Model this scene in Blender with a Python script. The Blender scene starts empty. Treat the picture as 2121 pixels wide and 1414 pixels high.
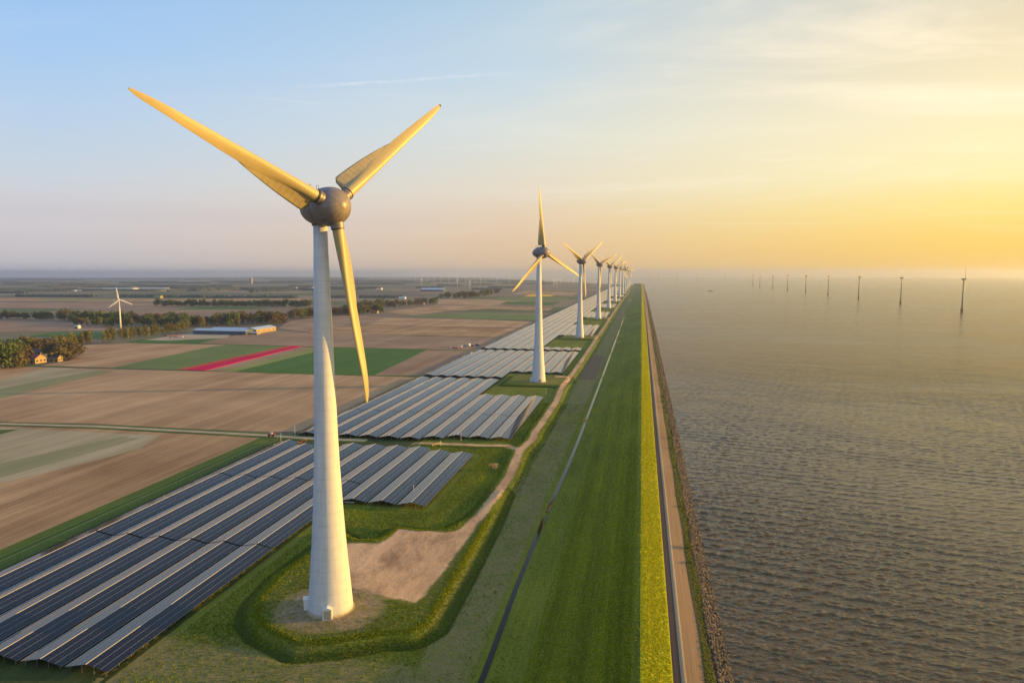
import bpy, bmesh, math, random
import numpy as np
from mathutils import Vector, Matrix, Euler
R = math.radians
random.seed(7); rng = np.random.default_rng(7)
C = bpy.context.scene.collection
sc = bpy.context.scene

# ------------------------------------------------------------------ camera
CAM_H = 116.0; FPX = 1414.0; REARTH = 7.4e6
PITCH = math.atan((707-565)/FPX)
YAW = math.atan((1329.5-1060.5)/(FPX*math.cos(PITCH)+(707-565)*math.sin(PITCH)))
cam = bpy.data.cameras.new('camera'); co = bpy.data.objects.new('camera', cam); C.objects.link(co)
co.location = (0, 0, CAM_H); co.rotation_euler = (R(90)-PITCH, 0, YAW)
cam.sensor_width = 36; cam.lens = FPX/2121*36; cam.clip_start = 1; cam.clip_end = 200000
sc.camera = co

# ------------------------------------------------------------------ light and exposure
SUN_AZ = 72.2            # degrees from +Y towards +X
SUN_EL = 7.0
sun = bpy.data.lights.new('sun', 'SUN'); so = bpy.data.objects.new('sun', sun); C.objects.link(so)
sun.energy = 5.0; sun.angle = R(0.6); sun.color = (1.0, 0.57, 0.12)
sd = Vector((math.sin(R(SUN_AZ))*math.cos(R(SUN_EL)), math.cos(R(SUN_AZ))*math.cos(R(SUN_EL)), math.sin(R(SUN_EL))))
so.rotation_euler = sd.to_track_quat('Z', 'Y').to_euler(); so.location = (300, 0, 300)
vs = sc.view_settings
vs.view_transform = 'Standard'; vs.look = 'None'; vs.exposure = 0.7; vs.gamma = 1.0; vs.use_curve_mapping = False
sc.render.engine = 'CYCLES'
sc.cycles.use_denoising = True
sc.cycles.max_bounces = 6; sc.cycles.volume_bounces = 0; sc.cycles.diffuse_bounces = 3
sc.cycles.glossy_bounces = 3; sc.cycles.sample_clamp_indirect = 4

# ------------------------------------------------------------------ node helper
class NT:
    def __init__(s, tree): s.t = tree; s.n = tree.nodes; s.l = tree.links
    def new(s, typ, **kw):
        n = s.n.new(typ)
        for k, v in kw.items(): setattr(n, k, v)
        return n
    def inp(s, n, key, v):
        if v is None: return
        if isinstance(v, bpy.types.NodeSocket): s.l.new(v, n.inputs[key])
        else: n.inputs[key].default_value = v
    def math(s, op, a, b=None, c=None, clamp=False):
        n = s.new('ShaderNodeMath', operation=op, use_clamp=clamp)
        s.inp(n, 0, a); s.inp(n, 1, b); s.inp(n, 2, c); return n.outputs[0]
    def vmath(s, op, a, b=None):
        n = s.new('ShaderNodeVectorMath', operation=op); s.inp(n, 0, a); s.inp(n, 1, b)
        return n.outputs['Value'] if op in ('DOT_PRODUCT', 'LENGTH') else n.outputs[0]
    def rng(s, v, a, b, c=0.0, d=1.0, smooth=False):
        n = s.new('ShaderNodeMapRange'); n.clamp = True
        if smooth: n.interpolation_type = 'SMOOTHSTEP'
        s.inp(n, 0, v); s.inp(n, 1, a); s.inp(n, 2, b); s.inp(n, 3, c); s.inp(n, 4, d); return n.outputs[0]
    def mix(s, f, a, b, blend='MIX'):
        n = s.new('ShaderNodeMix', data_type='RGBA', blend_type=blend)
        s.inp(n, 0, f); s.inp(n, 6, a if isinstance(a, bpy.types.NodeSocket) else (*a[:3], 1)); s.inp(n, 7, b if isinstance(b, bpy.types.NodeSocket) else (*b[:3], 1))
        return n.outputs[2]
    def ramp(s, f, stops, interp='LINEAR'):
        n = s.new('ShaderNodeValToRGB'); n.color_ramp.interpolation = interp
        e = n.color_ramp.elements
        while len(e) < len(stops): e.new(0.5)
        for el, (p, c) in zip(e, stops): el.position = p; el.color = (*c[:3], 1)
        s.inp(n, 0, f); return n.outputs[0]
    def noise(s, vec, scale, detail=4, rough=0.55, dist=0.0):
        n = s.new('ShaderNodeTexNoise'); s.inp(n, 'Vector', vec); n.inputs['Scale'].default_value = scale
        n.inputs['Detail'].default_value = detail; n.inputs['Roughness'].default_value = rough
        n.inputs['Distortion'].default_value = dist; return n.outputs[0]
    def scale(s, vec, v, rot=0.0):
        n = s.new('ShaderNodeMapping'); s.inp(n, 0, vec); n.inputs[3].default_value = v; n.inputs[2].default_value = (0, 0, rot)
        return n.outputs[0]
    def sep(s, vec):
        n = s.new('ShaderNodeSeparateXYZ'); s.inp(n, 0, vec); return n.outputs
    def bump(s, h, strength, dist, normal=None):
        n = s.new('ShaderNodeBump'); s.inp(n, 'Height', h); n.inputs['Strength'].default_value = strength
        n.inputs['Distance'].default_value = dist
        if normal is not None: s.l.new(normal, n.inputs['Normal'])
        return n.outputs[0]

def lin(h):
    h = h.lstrip('#'); o = []
    for i in (0, 2, 4):
        c = int(h[i:i+2], 16)/255; o.append(c/12.92 if c <= 0.04045 else ((c+0.055)/1.055)**2.4)
    return tuple(o)

# ------------------------------------------------------------------ sky
w = bpy.data.worlds.new('World'); sc.world = w; w.use_nodes = True
nt = NT(w.node_tree); nt.n.clear()
out = nt.new('ShaderNodeOutputWorld'); bg = nt.new('ShaderNodeBackground')
sky = nt.new('ShaderNodeTexSky'); sky.sky_type = 'NISHITA'; sky.sun_disc = False
sky.sun_elevation = R(SUN_EL); sky.sun_rotation = R(SUN_AZ); sky.air_density = 1.2; sky.dust_density = 1.5; sky.altitude = 100
tc = nt.new('ShaderNodeTexCoord'); dirv = tc.outputs['Generated']
xyz = nt.sep(dirv)
hl = nt.math('SQRT', nt.math('ADD', nt.math('MULTIPLY', xyz[0], xyz[0]), nt.math('ADD', nt.math('MULTIPLY', xyz[1], xyz[1]), 1e-5)))
ca = nt.math('DIVIDE', nt.math('ADD', nt.math('MULTIPLY', xyz[0], math.sin(R(SUN_AZ))), nt.math('MULTIPLY', xyz[1], math.cos(R(SUN_AZ)))), hl)
def skyramp(cols):
    ps = [0.0, 0.045, 0.082, 0.12, 0.19, 0.27, 0.36, 0.6, 0.95]
    return nt.ramp(xyz[2], list(zip(ps, [lin(c) for c in cols])))
rl = skyramp(['c6c2c6', 'cec8cc', 'd2cfd4', 'c9d3de', 'b8d0ea', 'a3c8f0', '93beee', '98bce8', '98b8e0'])
rc = skyramp(['dcbd98', 'e4c7a6', 'e6cfb4', 'e6dac6', 'dbdfd8', 'c6d8e4', 'b4cee0', 'a8c4e0', 'a0bcdc'])
rr = skyramp(['f6c45e', 'ffd670', 'ffe58c', 'fff0b4', 'fff0c4', 'f0e0bc', 'd4d2c6', 'b0c2d2', 'a0b8d0'])
m1 = nt.mix(nt.rng(ca, -0.45, 0.13), rl, rc)
ra = skyramp(['a0b4d8','a8c0e4','a6c4ea','9cbce8','8eb0e0','7fa5dc','709ad6','5a86c8','5080b8'])
m1 = nt.mix(nt.rng(ca, -0.52, -0.95), m1, ra)
m2 = nt.mix(nt.rng(ca, 0.13, 0.66), m1, rr)
# thin high cloud
cv = nt.vmath('DIVIDE', dirv, None)
comb = nt.new('ShaderNodeCombineXYZ'); zz = nt.math('ADD', xyz[2], 0.06)
nt.inp(comb, 0, nt.math('DIVIDE', xyz[0], zz)); nt.inp(comb, 1, nt.math('DIVIDE', xyz[1], zz)); comb.inputs[2].default_value = 0
pv = nt.scale(comb.outputs[0], (0.55, 1.3, 1), R(20))
n1 = nt.noise(pv, 0.9, 8, 0.62, 0.6)
n2 = nt.noise(comb.outputs[0], 0.35, 4, 0.5)
cl = nt.math('MULTIPLY', nt.rng(n1, 0.44, 0.74, smooth=True), nt.rng(n2, 0.36, 0.60, smooth=True))
cl = nt.math('MULTIPLY', cl, nt.rng(ca, -0.3, 0.55, 0.18, 0.95))
cl = nt.math('MULTIPLY', cl, nt.rng(xyz[2], 0.04, 0.14))
ccol = nt.mix(nt.rng(ca, -0.2, 0.6), lin('dfe3ea'), (1.15, 1.0, 0.72))
m3 = nt.mix(cl, m2, ccol)
# low grey-mauve band of haze cloud away from the sun
bandn = nt.noise(nt.scale(comb.outputs[0], (0.3, 0.3, 1)), 0.5, 3)
bz = nt.math('MULTIPLY', nt.rng(xyz[2], 0.055, 0.075, smooth=True), nt.rng(xyz[2], 0.10, 0.075, smooth=True))
bz = nt.math('MULTIPLY', bz, nt.rng(ca, 0.15, -0.3)); bz = nt.math('MULTIPLY', bz, 0.18)
m3 = nt.mix(bz, m3, lin('b9b6c2'))
def px_dir(px, py):
    dx = px-1060.5; dy = py-707
    fw = FPX*math.cos(PITCH)-dy*math.sin(PITCH); dn = FPX*math.sin(PITCH)+dy*math.cos(PITCH)
    return Vector((dx*math.cos(YAW)-fw*math.sin(YAW), dx*math.sin(YAW)+fw*math.cos(YAW), -dn)).normalized()
# contrails: thin ice trails along great circles of the sky
def contrail(base, pa, pb, width, strength):
    a, b = px_dir(*pa), px_dir(*pb); nrm = a.cross(b).normalized(); ax = (b-a).normalized()
    dn_ = nt.vmath('DOT_PRODUCT', dirv, tuple(nrm)); wob = nt.math('MULTIPLY', nt.math('SUBTRACT', nt.noise(dirv, 14, 3), 0.5), 0.006)
    d = nt.math('ABSOLUTE', nt.math('ADD', dn_, wob))
    al = nt.vmath('DOT_PRODUCT', dirv, tuple(ax)); a0, b0 = a.dot(ax), b.dot(ax)
    L = b0-a0
    env = nt.math('MULTIPLY', nt.rng(al, a0-0.05*L, a0+0.25*L, smooth=True), nt.rng(al, b0+0.1*L, b0-0.35*L, smooth=True))
    k = nt.math('MULTIPLY', nt.rng(d, width, 0.0, smooth=True), env)
    k = nt.math('MULTIPLY', k, nt.rng(nt.noise(dirv, 60, 4), 0.35, 0.65, 0.35, 1.0))
    return nt.mix(nt.math('MULTIPLY', k, strength), base, lin('f2f4f4'))
m3 = contrail(m3, (600, 182), (1130, 148), 0.0034, 0.38)
m3 = contrail(m3, (515, 202), (690, 217), 0.0012, 0.35)
sk = nt.mix(1.0, sky.outputs[0], (0.10, 0.10, 0.10), 'MULTIPLY')
fin = nt.mix(0.94, sk, m3)
nt.inp(bg, 0, fin); bg.inputs[1].default_value = 0.66
nt.l.new(bg.outputs[0], out.inputs[0])

# ------------------------------------------------------------------ helpers
def drop(x, y): return (x*x+y*y)/(2*REARTH)
def G(px, py, z=0.0):
    """point on the ground (height z over the curved land) seen at photo pixel px, py"""
    dx = px-1060.5; dy = py-707
    fw = FPX*math.cos(PITCH)-dy*math.sin(PITCH); dn = FPX*math.sin(PITCH)+dy*math.cos(PITCH)
    q = (dx*dx+fw*fw)/(2*REARTH)
    s = (dn-math.sqrt(max(dn*dn-4*q*(CAM_H-z), 0)))/(2*q)
    return (dx*s*math.cos(YAW)-fw*s*math.sin(YAW), dx*s*math.sin(YAW)+fw*s*math.cos(YAW))
def GD(px, F):
    """point straight ahead at depth F in the picture column px"""
    r = (px-1060.5)/FPX*F
    return (r*math.cos(YAW)-F*math.sin(YAW), r*math.sin(YAW)+F*math.cos(YAW))
def tag(o, label=None, cat=None, group=None, kind=None):
    if label: o['label'] = label
    if cat: o['category'] = cat
    if group: o['group'] = group
    if kind: o['kind'] = kind
    return o
def mk(name, v, f, mats, parent=None, smooth=False, mi=None):
    me = bpy.data.meshes.new(name)
    me.from_pydata([tuple(p) for p in v], [], [tuple(q) for q in f])
    for m in (mats if isinstance(mats, (list, tuple)) else [mats]): me.materials.append(m)
    if mi is not None: me.polygons.foreach_set('material_index', mi)
    if smooth: me.polygons.foreach_set('use_smooth', [True]*len(me.polygons))
    me.update()
    o = bpy.data.objects.new(name, me); C.objects.link(o)
    if parent: o.parent = parent
    return o
def empty(name, loc, rz=0.0):
    o = bpy.data.objects.new(name, None); C.objects.link(o); o.location = loc; o.rotation_euler = (0, 0, rz)
    o.empty_display_size = 1; return o
def copy_tree(o, parent=None):
    c = o.copy(); C.objects.link(c)
    if parent: c.parent = parent; c.matrix_parent_inverse = o.matrix_parent_inverse.copy()
    for ch in list(o.children): copy_tree(ch, c)
    return c
class MB:
    def __init__(s): s.v = []; s.f = []
    def add(s, v, f):
        k = len(s.v); s.v += [tuple(p) for p in v]; s.f += [tuple(i+k for i in q) for q in f]; return s
    def box(s, x0, x1, y0, y1, z0, z1):
        return s.add([(x0,y0,z0),(x1,y0,z0),(x1,y1,z0),(x0,y1,z0),(x0,y0,z1),(x1,y0,z1),(x1,y1,z1),(x0,y1,z1)],
                     [(0,3,2,1),(4,5,6,7),(0,1,5,4),(1,2,6,5),(2,3,7,6),(3,0,4,7)])
    def tube(s, a, b, r0, r1=None, n=8):
        r1 = r0 if r1 is None else r1
        a = Vector(a); b = Vector(b); d = (b-a).normalized(); u = d.orthogonal().normalized(); w_ = d.cross(u)
        v = []
        for p, r in ((a, r0), (b, r1)):
            v += [p+(u*math.cos(2*math.pi*i/n)+w_*math.sin(2*math.pi*i/n))*r for i in range(n)]
        f = [(i, (i+1) % n, n+(i+1) % n, n+i) for i in range(n)]+[tuple(range(n))[::-1], tuple(range(n, 2*n))]
        return s.add(v, f)
    def lathe(s, prof, n=32, axis='Z'):
        """prof: list of (along, radius)"""
        v = []; f = []
        for a, r in prof:
            for i in range(n):
                c, q = math.cos(2*math.pi*i/n)*r, math.sin(2*math.pi*i/n)*r
                v.append((c, q, a) if axis == 'Z' else (a, c, q))
        for j in range(len(prof)-1):
            for i in range(n):
                f.append((j*n+i, j*n+(i+1) % n, (j+1)*n+(i+1) % n, (j+1)*n+i))
        f.append(tuple(range(n))[::-1]); f.append(tuple(range((len(prof)-1)*n, len(prof)*n)))
        return s.add(v, f)
    def gable(s, x0, x1, y0, y1, z0, ze, zr, along='X'):
        """pitched roof block from eave ze to ridge zr (closed prism)"""
        if along == 'X':
            ym = (y0+y1)/2
            v = [(x0,y0,ze),(x1,y0,ze),(x1,y1,ze),(x0,y1,ze),(x0,ym,zr),(x1,ym,zr)]
            return s.add(v, [(0,3,2,1),(0,1,5,4),(2,3,4,5),(0,4,3),(1,2,5)])
        xm = (x0+x1)/2
        v = [(x0,y0,ze),(x1,y0,ze),(x1,y1,ze),(x0,y1,ze),(xm,y0,zr),(xm,y1,zr)]
        return s.add(v, [(0,3,2,1),(1,2,5,4),(3,0,4,5),(0,1,4),(2,3,5)])
    def build(s, name, mat, parent=None, smooth=False):
        return mk(name, s.v, s.f, mat, parent, smooth)
ONES = ['', 'first', 'second', 'third', 'fourth', 'fifth', 'sixth', 'seventh', 'eighth', 'ninth', 'tenth', 'eleventh', 'twelfth', 'thirteenth',
        'fourteenth', 'fifteenth', 'sixteenth', 'seventeenth', 'eighteenth', 'nineteenth']
TENS = {2: ('twentieth', 'twenty'), 3: ('thirtieth', 'thirty'), 4: ('fortieth', 'forty'), 5: ('fiftieth', 'fifty'), 6: ('sixtieth', 'sixty'), 7: ('seventieth', 'seventy')}
def nth(i):
    if i < 20: return ONES[i]
    t, o = divmod(i, 10)
    return TENS[t][0] if o == 0 else TENS[t][1]+'-'+ONES[o]

# ------------------------------------------------------------------ materials
MATS = {}
def mat(name):
    m = bpy.data.materials.new(name); m.use_nodes = True; n = NT(m.node_tree)
    b = n.n.get('Principled BSDF'); MATS[name] = m; return m, n, b
def plain(name, col, rough=0.6, metal=0.0, var=0.12, scale=1.5, spec=0.5):
    m, n, b = mat(name); t = n.new('ShaderNodeTexCoord')
    nn = n.noise(t.outputs['Object'], scale, 4)
    n.inp(b, 'Base Color', n.mix(nn, [c*(1-var*1.6) for c in col], [min(1, c*(1+var*1.6)) for c in col]))
    b.inputs['Roughness'].default_value = rough; b.inputs['Metallic'].default_value = metal
    b.inputs['Specular IOR Level'].default_value = spec
    return m
def grass_nodes(n, pos, cols, yscale=0.25, stripes=0.0):
    """layered grass colour: broad patches, streaks along Y, fine clumps"""
    a = n.noise(n.scale(pos, (1, 0.35, 1)), 0.03, 5, 0.6)
    s1 = n.noise(n.scale(pos, (1, 0.03, 1)), 0.9, 4, 0.6)
    c = n.noise(pos, 0.9, 6, 0.72)
    t = n.math('ADD', n.math('MULTIPLY', a, 0.5), n.math('ADD', n.math('MULTIPLY', s1, 0.25+stripes), n.math('MULTIPLY', c, 0.45)))
    t = n.rng(t, 0.42+stripes/2, 0.80+stripes/2)
    col = n.ramp(t, [(0.0, cols[0]), (0.4, cols[1]), (0.75, cols[2]), (1.0, cols[3])])
    h = n.math('ADD', n.noise(pos, 1.3, 5, 0.7), n.math('MULTIPLY', n.noise(pos, 0.25, 3, 0.5), 1.5))
    return col, h
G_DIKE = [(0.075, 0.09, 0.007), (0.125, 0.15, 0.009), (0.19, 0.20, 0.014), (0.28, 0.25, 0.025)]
G_MEAD = [(0.07, 0.09, 0.012), (0.12, 0.15, 0.015), (0.19, 0.205, 0.025), (0.33, 0.28, 0.06)]
def soil_nodes(n, pos, c1, c2, along='Y', line=1.0):
    sv = (1, 0.012, 1) if along == 'Y' else (0.012, 1, 1)
    s1 = n.noise(n.scale(pos, sv), 0.07, 5, 0.65)
    s2 = n.noise(n.scale(pos, sv), 0.8, 4, 0.8)
    p = n.noise(pos, 0.012, 4, 0.5); q = n.noise(pos, 1.1, 4, 0.7)
    t = n.math('ADD', n.math('MULTIPLY', s1, 0.55), n.math('ADD', n.math('MULTIPLY', s2, 0.55*line), n.math('ADD', n.math('MULTIPLY', p, 0.5), n.math('MULTIPLY', q, 0.2))))
    t = n.rng(t, 0.50+0.28*line, 0.82+0.28*line)
    return n.mix(t, c1, c2), n.math('ADD', s2, q)
def m_soil(name, c1, c2, along='Y', line=1.0):
    m, n, b = mat(name); g = n.new('ShaderNodeNewGeometry')
    c, h = soil_nodes(n, g.outputs['Position'], c1, c2, along, line)
    n.inp(b, 'Base Color', c); b.inputs['Roughness'].default_value = 0.95; b.inputs['Specular IOR Level'].default_value = 0.15
    n.l.new(n.bump(h, 0.5, 0.25), b.inputs['Normal'])
    return m
def m_grass(name, cols, bump=0.6, stripes=0.0, dist=0.4):
    m, n, b = mat(name); g = n.new('ShaderNodeNewGeometry')
    c, h = grass_nodes(n, g.outputs['Position'], cols, stripes=stripes)
    n.inp(b, 'Base Color', c); b.inputs['Roughness'].default_value = 0.9; b.inputs['Specular IOR Level'].default_value = 0.2
    n.l.new(n.bump(h, bump, dist), b.inputs['Normal'])
    return m
soil_a = m_soil('soil_brown', (0.25, 0.145, 0.07), (0.58, 0.375, 0.20))
soil_b = m_soil('soil_pink', (0.32, 0.195, 0.10), (0.58, 0.375, 0.21))
soil_c = m_soil('soil_grey', (0.25, 0.155, 0.095), (0.42, 0.28, 0.18))
soil_d = m_soil('soil_straw', (0.30, 0.25, 0.14), (0.50, 0.41, 0.26))
crop_g = m_soil('crop_green', (0.055, 0.13, 0.025), (0.09, 0.18, 0.035), line=0.6)
crop_f = m_soil('crop_faint', (0.22, 0.22, 0.10), (0.34, 0.30, 0.16), line=0.8)
crop_o = m_soil('crop_olive', (0.12, 0.17, 0.05), (0.19, 0.24, 0.075), line=0.6)
crop_l = m_soil('crop_light', (0.20, 0.22, 0.06), (0.30, 0.30, 0.10), line=0.8)
tulip_m = m_soil('tulip_magenta', (0.46, 0.001, 0.05), (0.62, 0.002, 0.085), line=0.7)
tulip_o = m_soil('tulip_orange', (0.50, 0.05, 0.04), (0.58, 0.09, 0.05), line=0.7)
yellow_f = m_soil('rape_yellow', (0.75, 0.42, 0.02), (0.9, 0.55, 0.04), line=0.5)
grass_v = m_grass('grass_verge', [(0.045, 0.075, 0.01), (0.075, 0.12, 0.012), (0.12, 0.16, 0.018), (0.20, 0.20, 0.04)])
grass_d = m_grass('grass_dike', G_DIKE, 0.8, 0.25)
track_m = m_soil('track_gravel', (0.36, 0.28, 0.19), (0.56, 0.44, 0.31), line=0.3)
asphalt = m_soil('asphalt', (0.075, 0.05, 0.045), (0.12, 0.085, 0.075), line=0.5)
brick_p = m_soil('stone_paving', (0.24, 0.15, 0.075), (0.38, 0.25, 0.13), line=0.35)
kerb_m = m_soil('kerb_concrete', (0.38, 0.27, 0.15), (0.54, 0.40, 0.24), line=0.3)
reed_m = m_soil('bare_marsh', (0.07, 0.055, 0.04), (0.16, 0.12, 0.09), line=0.2)
metal_l = plain('galvanised_steel', (0.45, 0.44, 0.42), 0.4, 0.7)
metal_w = plain('white_metal', (0.7, 0.7, 0.68), 0.5)
dark_m = plain('dark_metal', (0.05, 0.05, 0.055), 0.5)
wood_m = plain('timber', (0.45, 0.33, 0.18), 0.8)
orange_m = plain('orange_paint', (0.7, 0.16, 0.03), 0.5)
red_m = plain('red_paint', (0.45, 0.04, 0.03), 0.5)
blue_m = plain('blue_paint', (0.04, 0.05, 0.2), 0.5)
conc_m = plain('concrete', (0.5, 0.48, 0.44), 0.9)
rubber_m = plain('rubber', (0.02, 0.02, 0.02), 0.9)
glass_d = plain('dark_glass', (0.02, 0.025, 0.03), 0.1)
brickw = plain('yellow_brick', (0.36, 0.27, 0.14), 0.9)
redroof = plain('red_roof_tiles', (0.22, 0.035, 0.045), 0.7)
bluewall = plain('blue_grey_cladding', (0.07, 0.09, 0.13), 0.6)
tanwall = plain('tan_cladding', (0.36, 0.26, 0.15), 0.7)
paleroof = plain('pale_sheet_roof', (0.42, 0.50, 0.58), 0.5, 0.2)
darkroof = plain('dark_tiles', (0.06, 0.05, 0.055), 0.7)
whitewall = plain('white_render', (0.75, 0.72, 0.66), 0.8)
bark = plain('bark', (0.10, 0.08, 0.06), 0.95)

def m_tower():
    m, n, b = mat('tower_concrete'); t = n.new('ShaderNodeTexCoord'); o = t.outputs['Object']; s = n.sep(o)
    ring = n.math('PINGPONG', s[2], 1.92)                       # joint every 3.84 m
    line = n.rng(ring, 0.0, 0.16, 1.0, 0.0)
    ang = n.math('ARCTAN2', s[1], s[0])
    seg = n.math('FLOOR', n.math('DIVIDE', n.math('ADD', s[2], 1.92), 3.84))
    vj = n.math('ABSOLUTE', n.math('SINE', n.math('ADD', n.math('MULTIPLY', ang, 1.5), n.math('MULTIPLY', seg, 1.1))))
    vl = n.math('MULTIPLY', n.rng(vj, 0.0, 0.022, 1.0, 0.0), n.rng(s[2], 70, 60))
    steel = n.rng(s[2], 119.8, 120.2)
    joint = n.math('ADD', n.math('MULTIPLY', line, 0.25), n.math('MULTIPLY', vl, 0.12), clamp=True)
    stain = n.noise(n.scale(o, (1, 1, 0.08)), 0.7, 5, 0.6); blot = n.noise(o, 0.25, 4)
    base = n.mix(n.rng(stain, 0.35, 0.75), (0.66, 0.66, 0.65), (0.55, 0.55, 0.545))
    base = n.mix(n.math('MULTIPLY', n.rng(blot, 0.5, 0.75), 0.35), base, (0.47, 0.47, 0.455))
    base = n.mix(joint, base, (0.22, 0.21, 0.20))
    n.inp(b, 'Base Color', base); b.inputs['Roughness'].default_value = 0.62; b.inputs['Specular IOR Level'].default_value = 0.3
    n.l.new(n.bump(n.math('MULTIPLY', line, -1.0), 0.4, 0.05), b.inputs['Normal'])
    return m
tower_m = m_tower()
def m_blade():
    m, n, b = mat('blade_laminate'); t = n.new('ShaderNodeTexCoord'); o = t.outputs['Object']; s = n.sep(o)
    st = n.noise(n.scale(o, (1, 1, 0.12)), 0.8, 5, 0.6)
    base = n.mix(n.rng(st, 0.35, 0.75), (0.46, 0.37, 0.17), (0.41, 0.325, 0.15))
    n.inp(b, 'Base Color', base); b.inputs['Roughness'].default_value = 0.45
    return m
blade_m = m_blade()
def m_panelskin():
    m, n, b = mat('blade_segment_skin'); t = n.new('ShaderNodeTexCoord'); o = t.outputs['Object']; s = n.sep(o)
    ring = n.math('PINGPONG', n.math('ADD', s[2], 0.2), 1.05); line = n.math('MULTIPLY', n.rng(ring, 0.0, 0.09, 1.0, 0.0), n.rng(s[2], 27, 26))
    st = n.noise(n.scale(o, (1, 1, 0.3)), 0.9, 5, 0.6)
    base = n.mix(n.rng(st, 0.35, 0.75), (0.43, 0.35, 0.19), (0.32, 0.26, 0.14))
    n.inp(b, 'Base Color', n.mix(n.math('MULTIPLY', line, 0.8), base, (0.06, 0.05, 0.05))); b.inputs['Roughness'].default_value = 0.5
    return m
bpanel_m = m_panelskin()
def m_nac():
    m, n, b = mat('nacelle_aluminium'); t = n.new('ShaderNodeTexCoord'); o = t.outputs['Object']; s = n.sep(o)
    ang = n.math('ARCTAN2', s[2], s[1])
    seam = n.math('ABSOLUTE', n.math('SINE', n.math('MULTIPLY', ang, 8.0)))
    ring = n.math('PINGPONG', n.math('ADD', s[0], 0.3), 1.0)
    l = n.math('MAXIMUM', n.rng(seam, 0.0, 0.05, 1.0, 0.0), n.rng(ring, 0.0, 0.035, 1.0, 0.0))
    comb_ = n.new('ShaderNodeCombineXYZ'); n.inp(comb_, 0, n.math('MULTIPLY', s[0], 0.12)); n.inp(comb_, 1, n.math('MULTIPLY', ang, 3.0))
    dirt = n.noise(comb_.outputs[0], 1.8, 5, 0.65)
    base = n.mix(n.rng(dirt, 0.35, 0.7), (0.27, 0.235, 0.225), (0.17, 0.14, 0.13))
    n.inp(b, 'Base Color', n.mix(n.math('MULTIPLY', l, 0.45), base, (0.04, 0.035, 0.035)))
    b.inputs['Roughness'].default_value = 0.45; b.inputs['Metallic'].default_value = 0.2
    return m
nac_m = m_nac()
def m_solar():
    m, n, b = mat('solar_glass'); t = n.new('ShaderNodeTexCoord'); o = t.outputs['Object']; s = n.sep(o)
    ax = n.math('ABSOLUTE', s[0])
    gx = n.rng(n.math('PINGPONG', n.math('SUBTRACT', ax, 0.12), 1.18), 0.0, 0.045, 1.0, 0.0)      # strips 2.36 m wide
    gx2 = n.rng(n.math('PINGPONG', n.math('SUBTRACT', ax, 0.12), 0.59), 0.0, 0.014, 1.0, 0.0)
    gy = n.rng(n.math('PINGPONG', s[1], 0.85), 0.0, 0.03, 1.0, 0.0)
    fr = n.math('MAXIMUM', gx, n.math('MULTIPLY', n.math('MAXIMUM', gx2, gy), 0.3))
    mod = n.new('ShaderNodeTexWhiteNoise', noise_dimensions='2D')
    cb = n.new('ShaderNodeCombineXYZ'); n.inp(cb, 0, n.math('FLOOR', n.math('DIVIDE', s[0], 1.18))); n.inp(cb, 1, n.math('FLOOR', n.math('DIVIDE', s[1], 1.7)))
    n.inp(mod, 'Vector', cb.outputs[0])
    cell = n.mix(mod.outputs[0], (0.003, 0.003, 0.008), (0.006, 0.006, 0.014))
    n.inp(b, 'Base Color', n.mix(gx, n.mix(fr, cell, (0.22, 0.21, 0.21)), (0.50, 0.47, 0.43)))
    n.inp(b, 'Roughness', n.math('ADD', n.math('MULTIPLY', fr, 0.3), 0.07)); b.inputs['IOR'].default_value = 1.3
    b.inputs['Coat Weight'].default_value = 0.15; b.inputs['Coat Roughness'].default_value = 0.03; b.inputs['Coat IOR'].default_value = 1.5
    wob = n.noise(n.scale(o, (1, 0.6, 1)), 0.35, 2)
    n.l.new(n.bump(wob, 0.15, 0.06), b.inputs['Normal'])
    return m
solar_m = m_solar()
def m_water(name, deep, ro=0.2, bd=4.0):
    m, n, b = mat(name); g = n.new('ShaderNodeNewGeometry'); p = g.outputs['Position']
    def ridge(sc_, freq, rot, det=4, dist=0.3):
        q = n.noise(n.scale(p, sc_, R(rot)), freq, det, 0.6, dist)
        return n.math('SUBTRACT', 1.0, n.math('ABSOLUTE', n.math('MULTIPLY', n.math('SUBTRACT', q, 0.5), 4.0)))
    w1 = ridge((0.42, 1.1, 1), 0.26, 12); w2 = ridge((0.5, 1.1, 1), 0.75, -10, 3); w3 = n.noise(n.scale(p, (0.5, 1.0, 1), R(20)), 0.05, 3, 0.5)
    w4 = n.noise(n.scale(p, (0.7, 1.0, 1), R(5)), 1.6, 3, 0.7)
    h = n.math('ADD', n.math('ADD', n.math('MULTIPLY', w1, 0.30), n.math('MULTIPLY', w4, 0.16)), n.math('ADD', n.math('MULTIPLY', w2, 0.13), n.math('MULTIPLY', w3, 1.5)))
    st = n.noise(n.scale(p, (0.5, 1.5, 1), R(22)), 0.0035, 5, 0.6, 0.5)
    k = n.rng(st, 0.42, 0.66, smooth=True)
    h = n.math('MULTIPLY', h, n.math('SUBTRACT', 1.0, n.math('MULTIPLY', k, 0.55)))
    ys = n.sep(p)[1]; far = n.math('MAXIMUM', n.rng(ys, 350, 1000, smooth=True), n.rng(ys, 60, 0))
    h = n.math('MULTIPLY', h, n.rng(far, 0, 1, 0.2, 1.0))
    bn = n.bump(h, 1.0, bd)
    n.inp(b, 'Base Color', deep)
    n.inp(b, 'Roughness', n.math('ADD', n.rng(far, 0, 1, 0.04, ro), n.math('MULTIPLY', k, 0.07)))
    b.inputs['IOR'].default_value = 1.33
    n.l.new(bn, b.inputs['Normal'])
    return m
water_m = m_water('lake_water', (0.088, 0.058, 0.022, 1), 0.15, 3.0)
near_water_m = water_m
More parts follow.
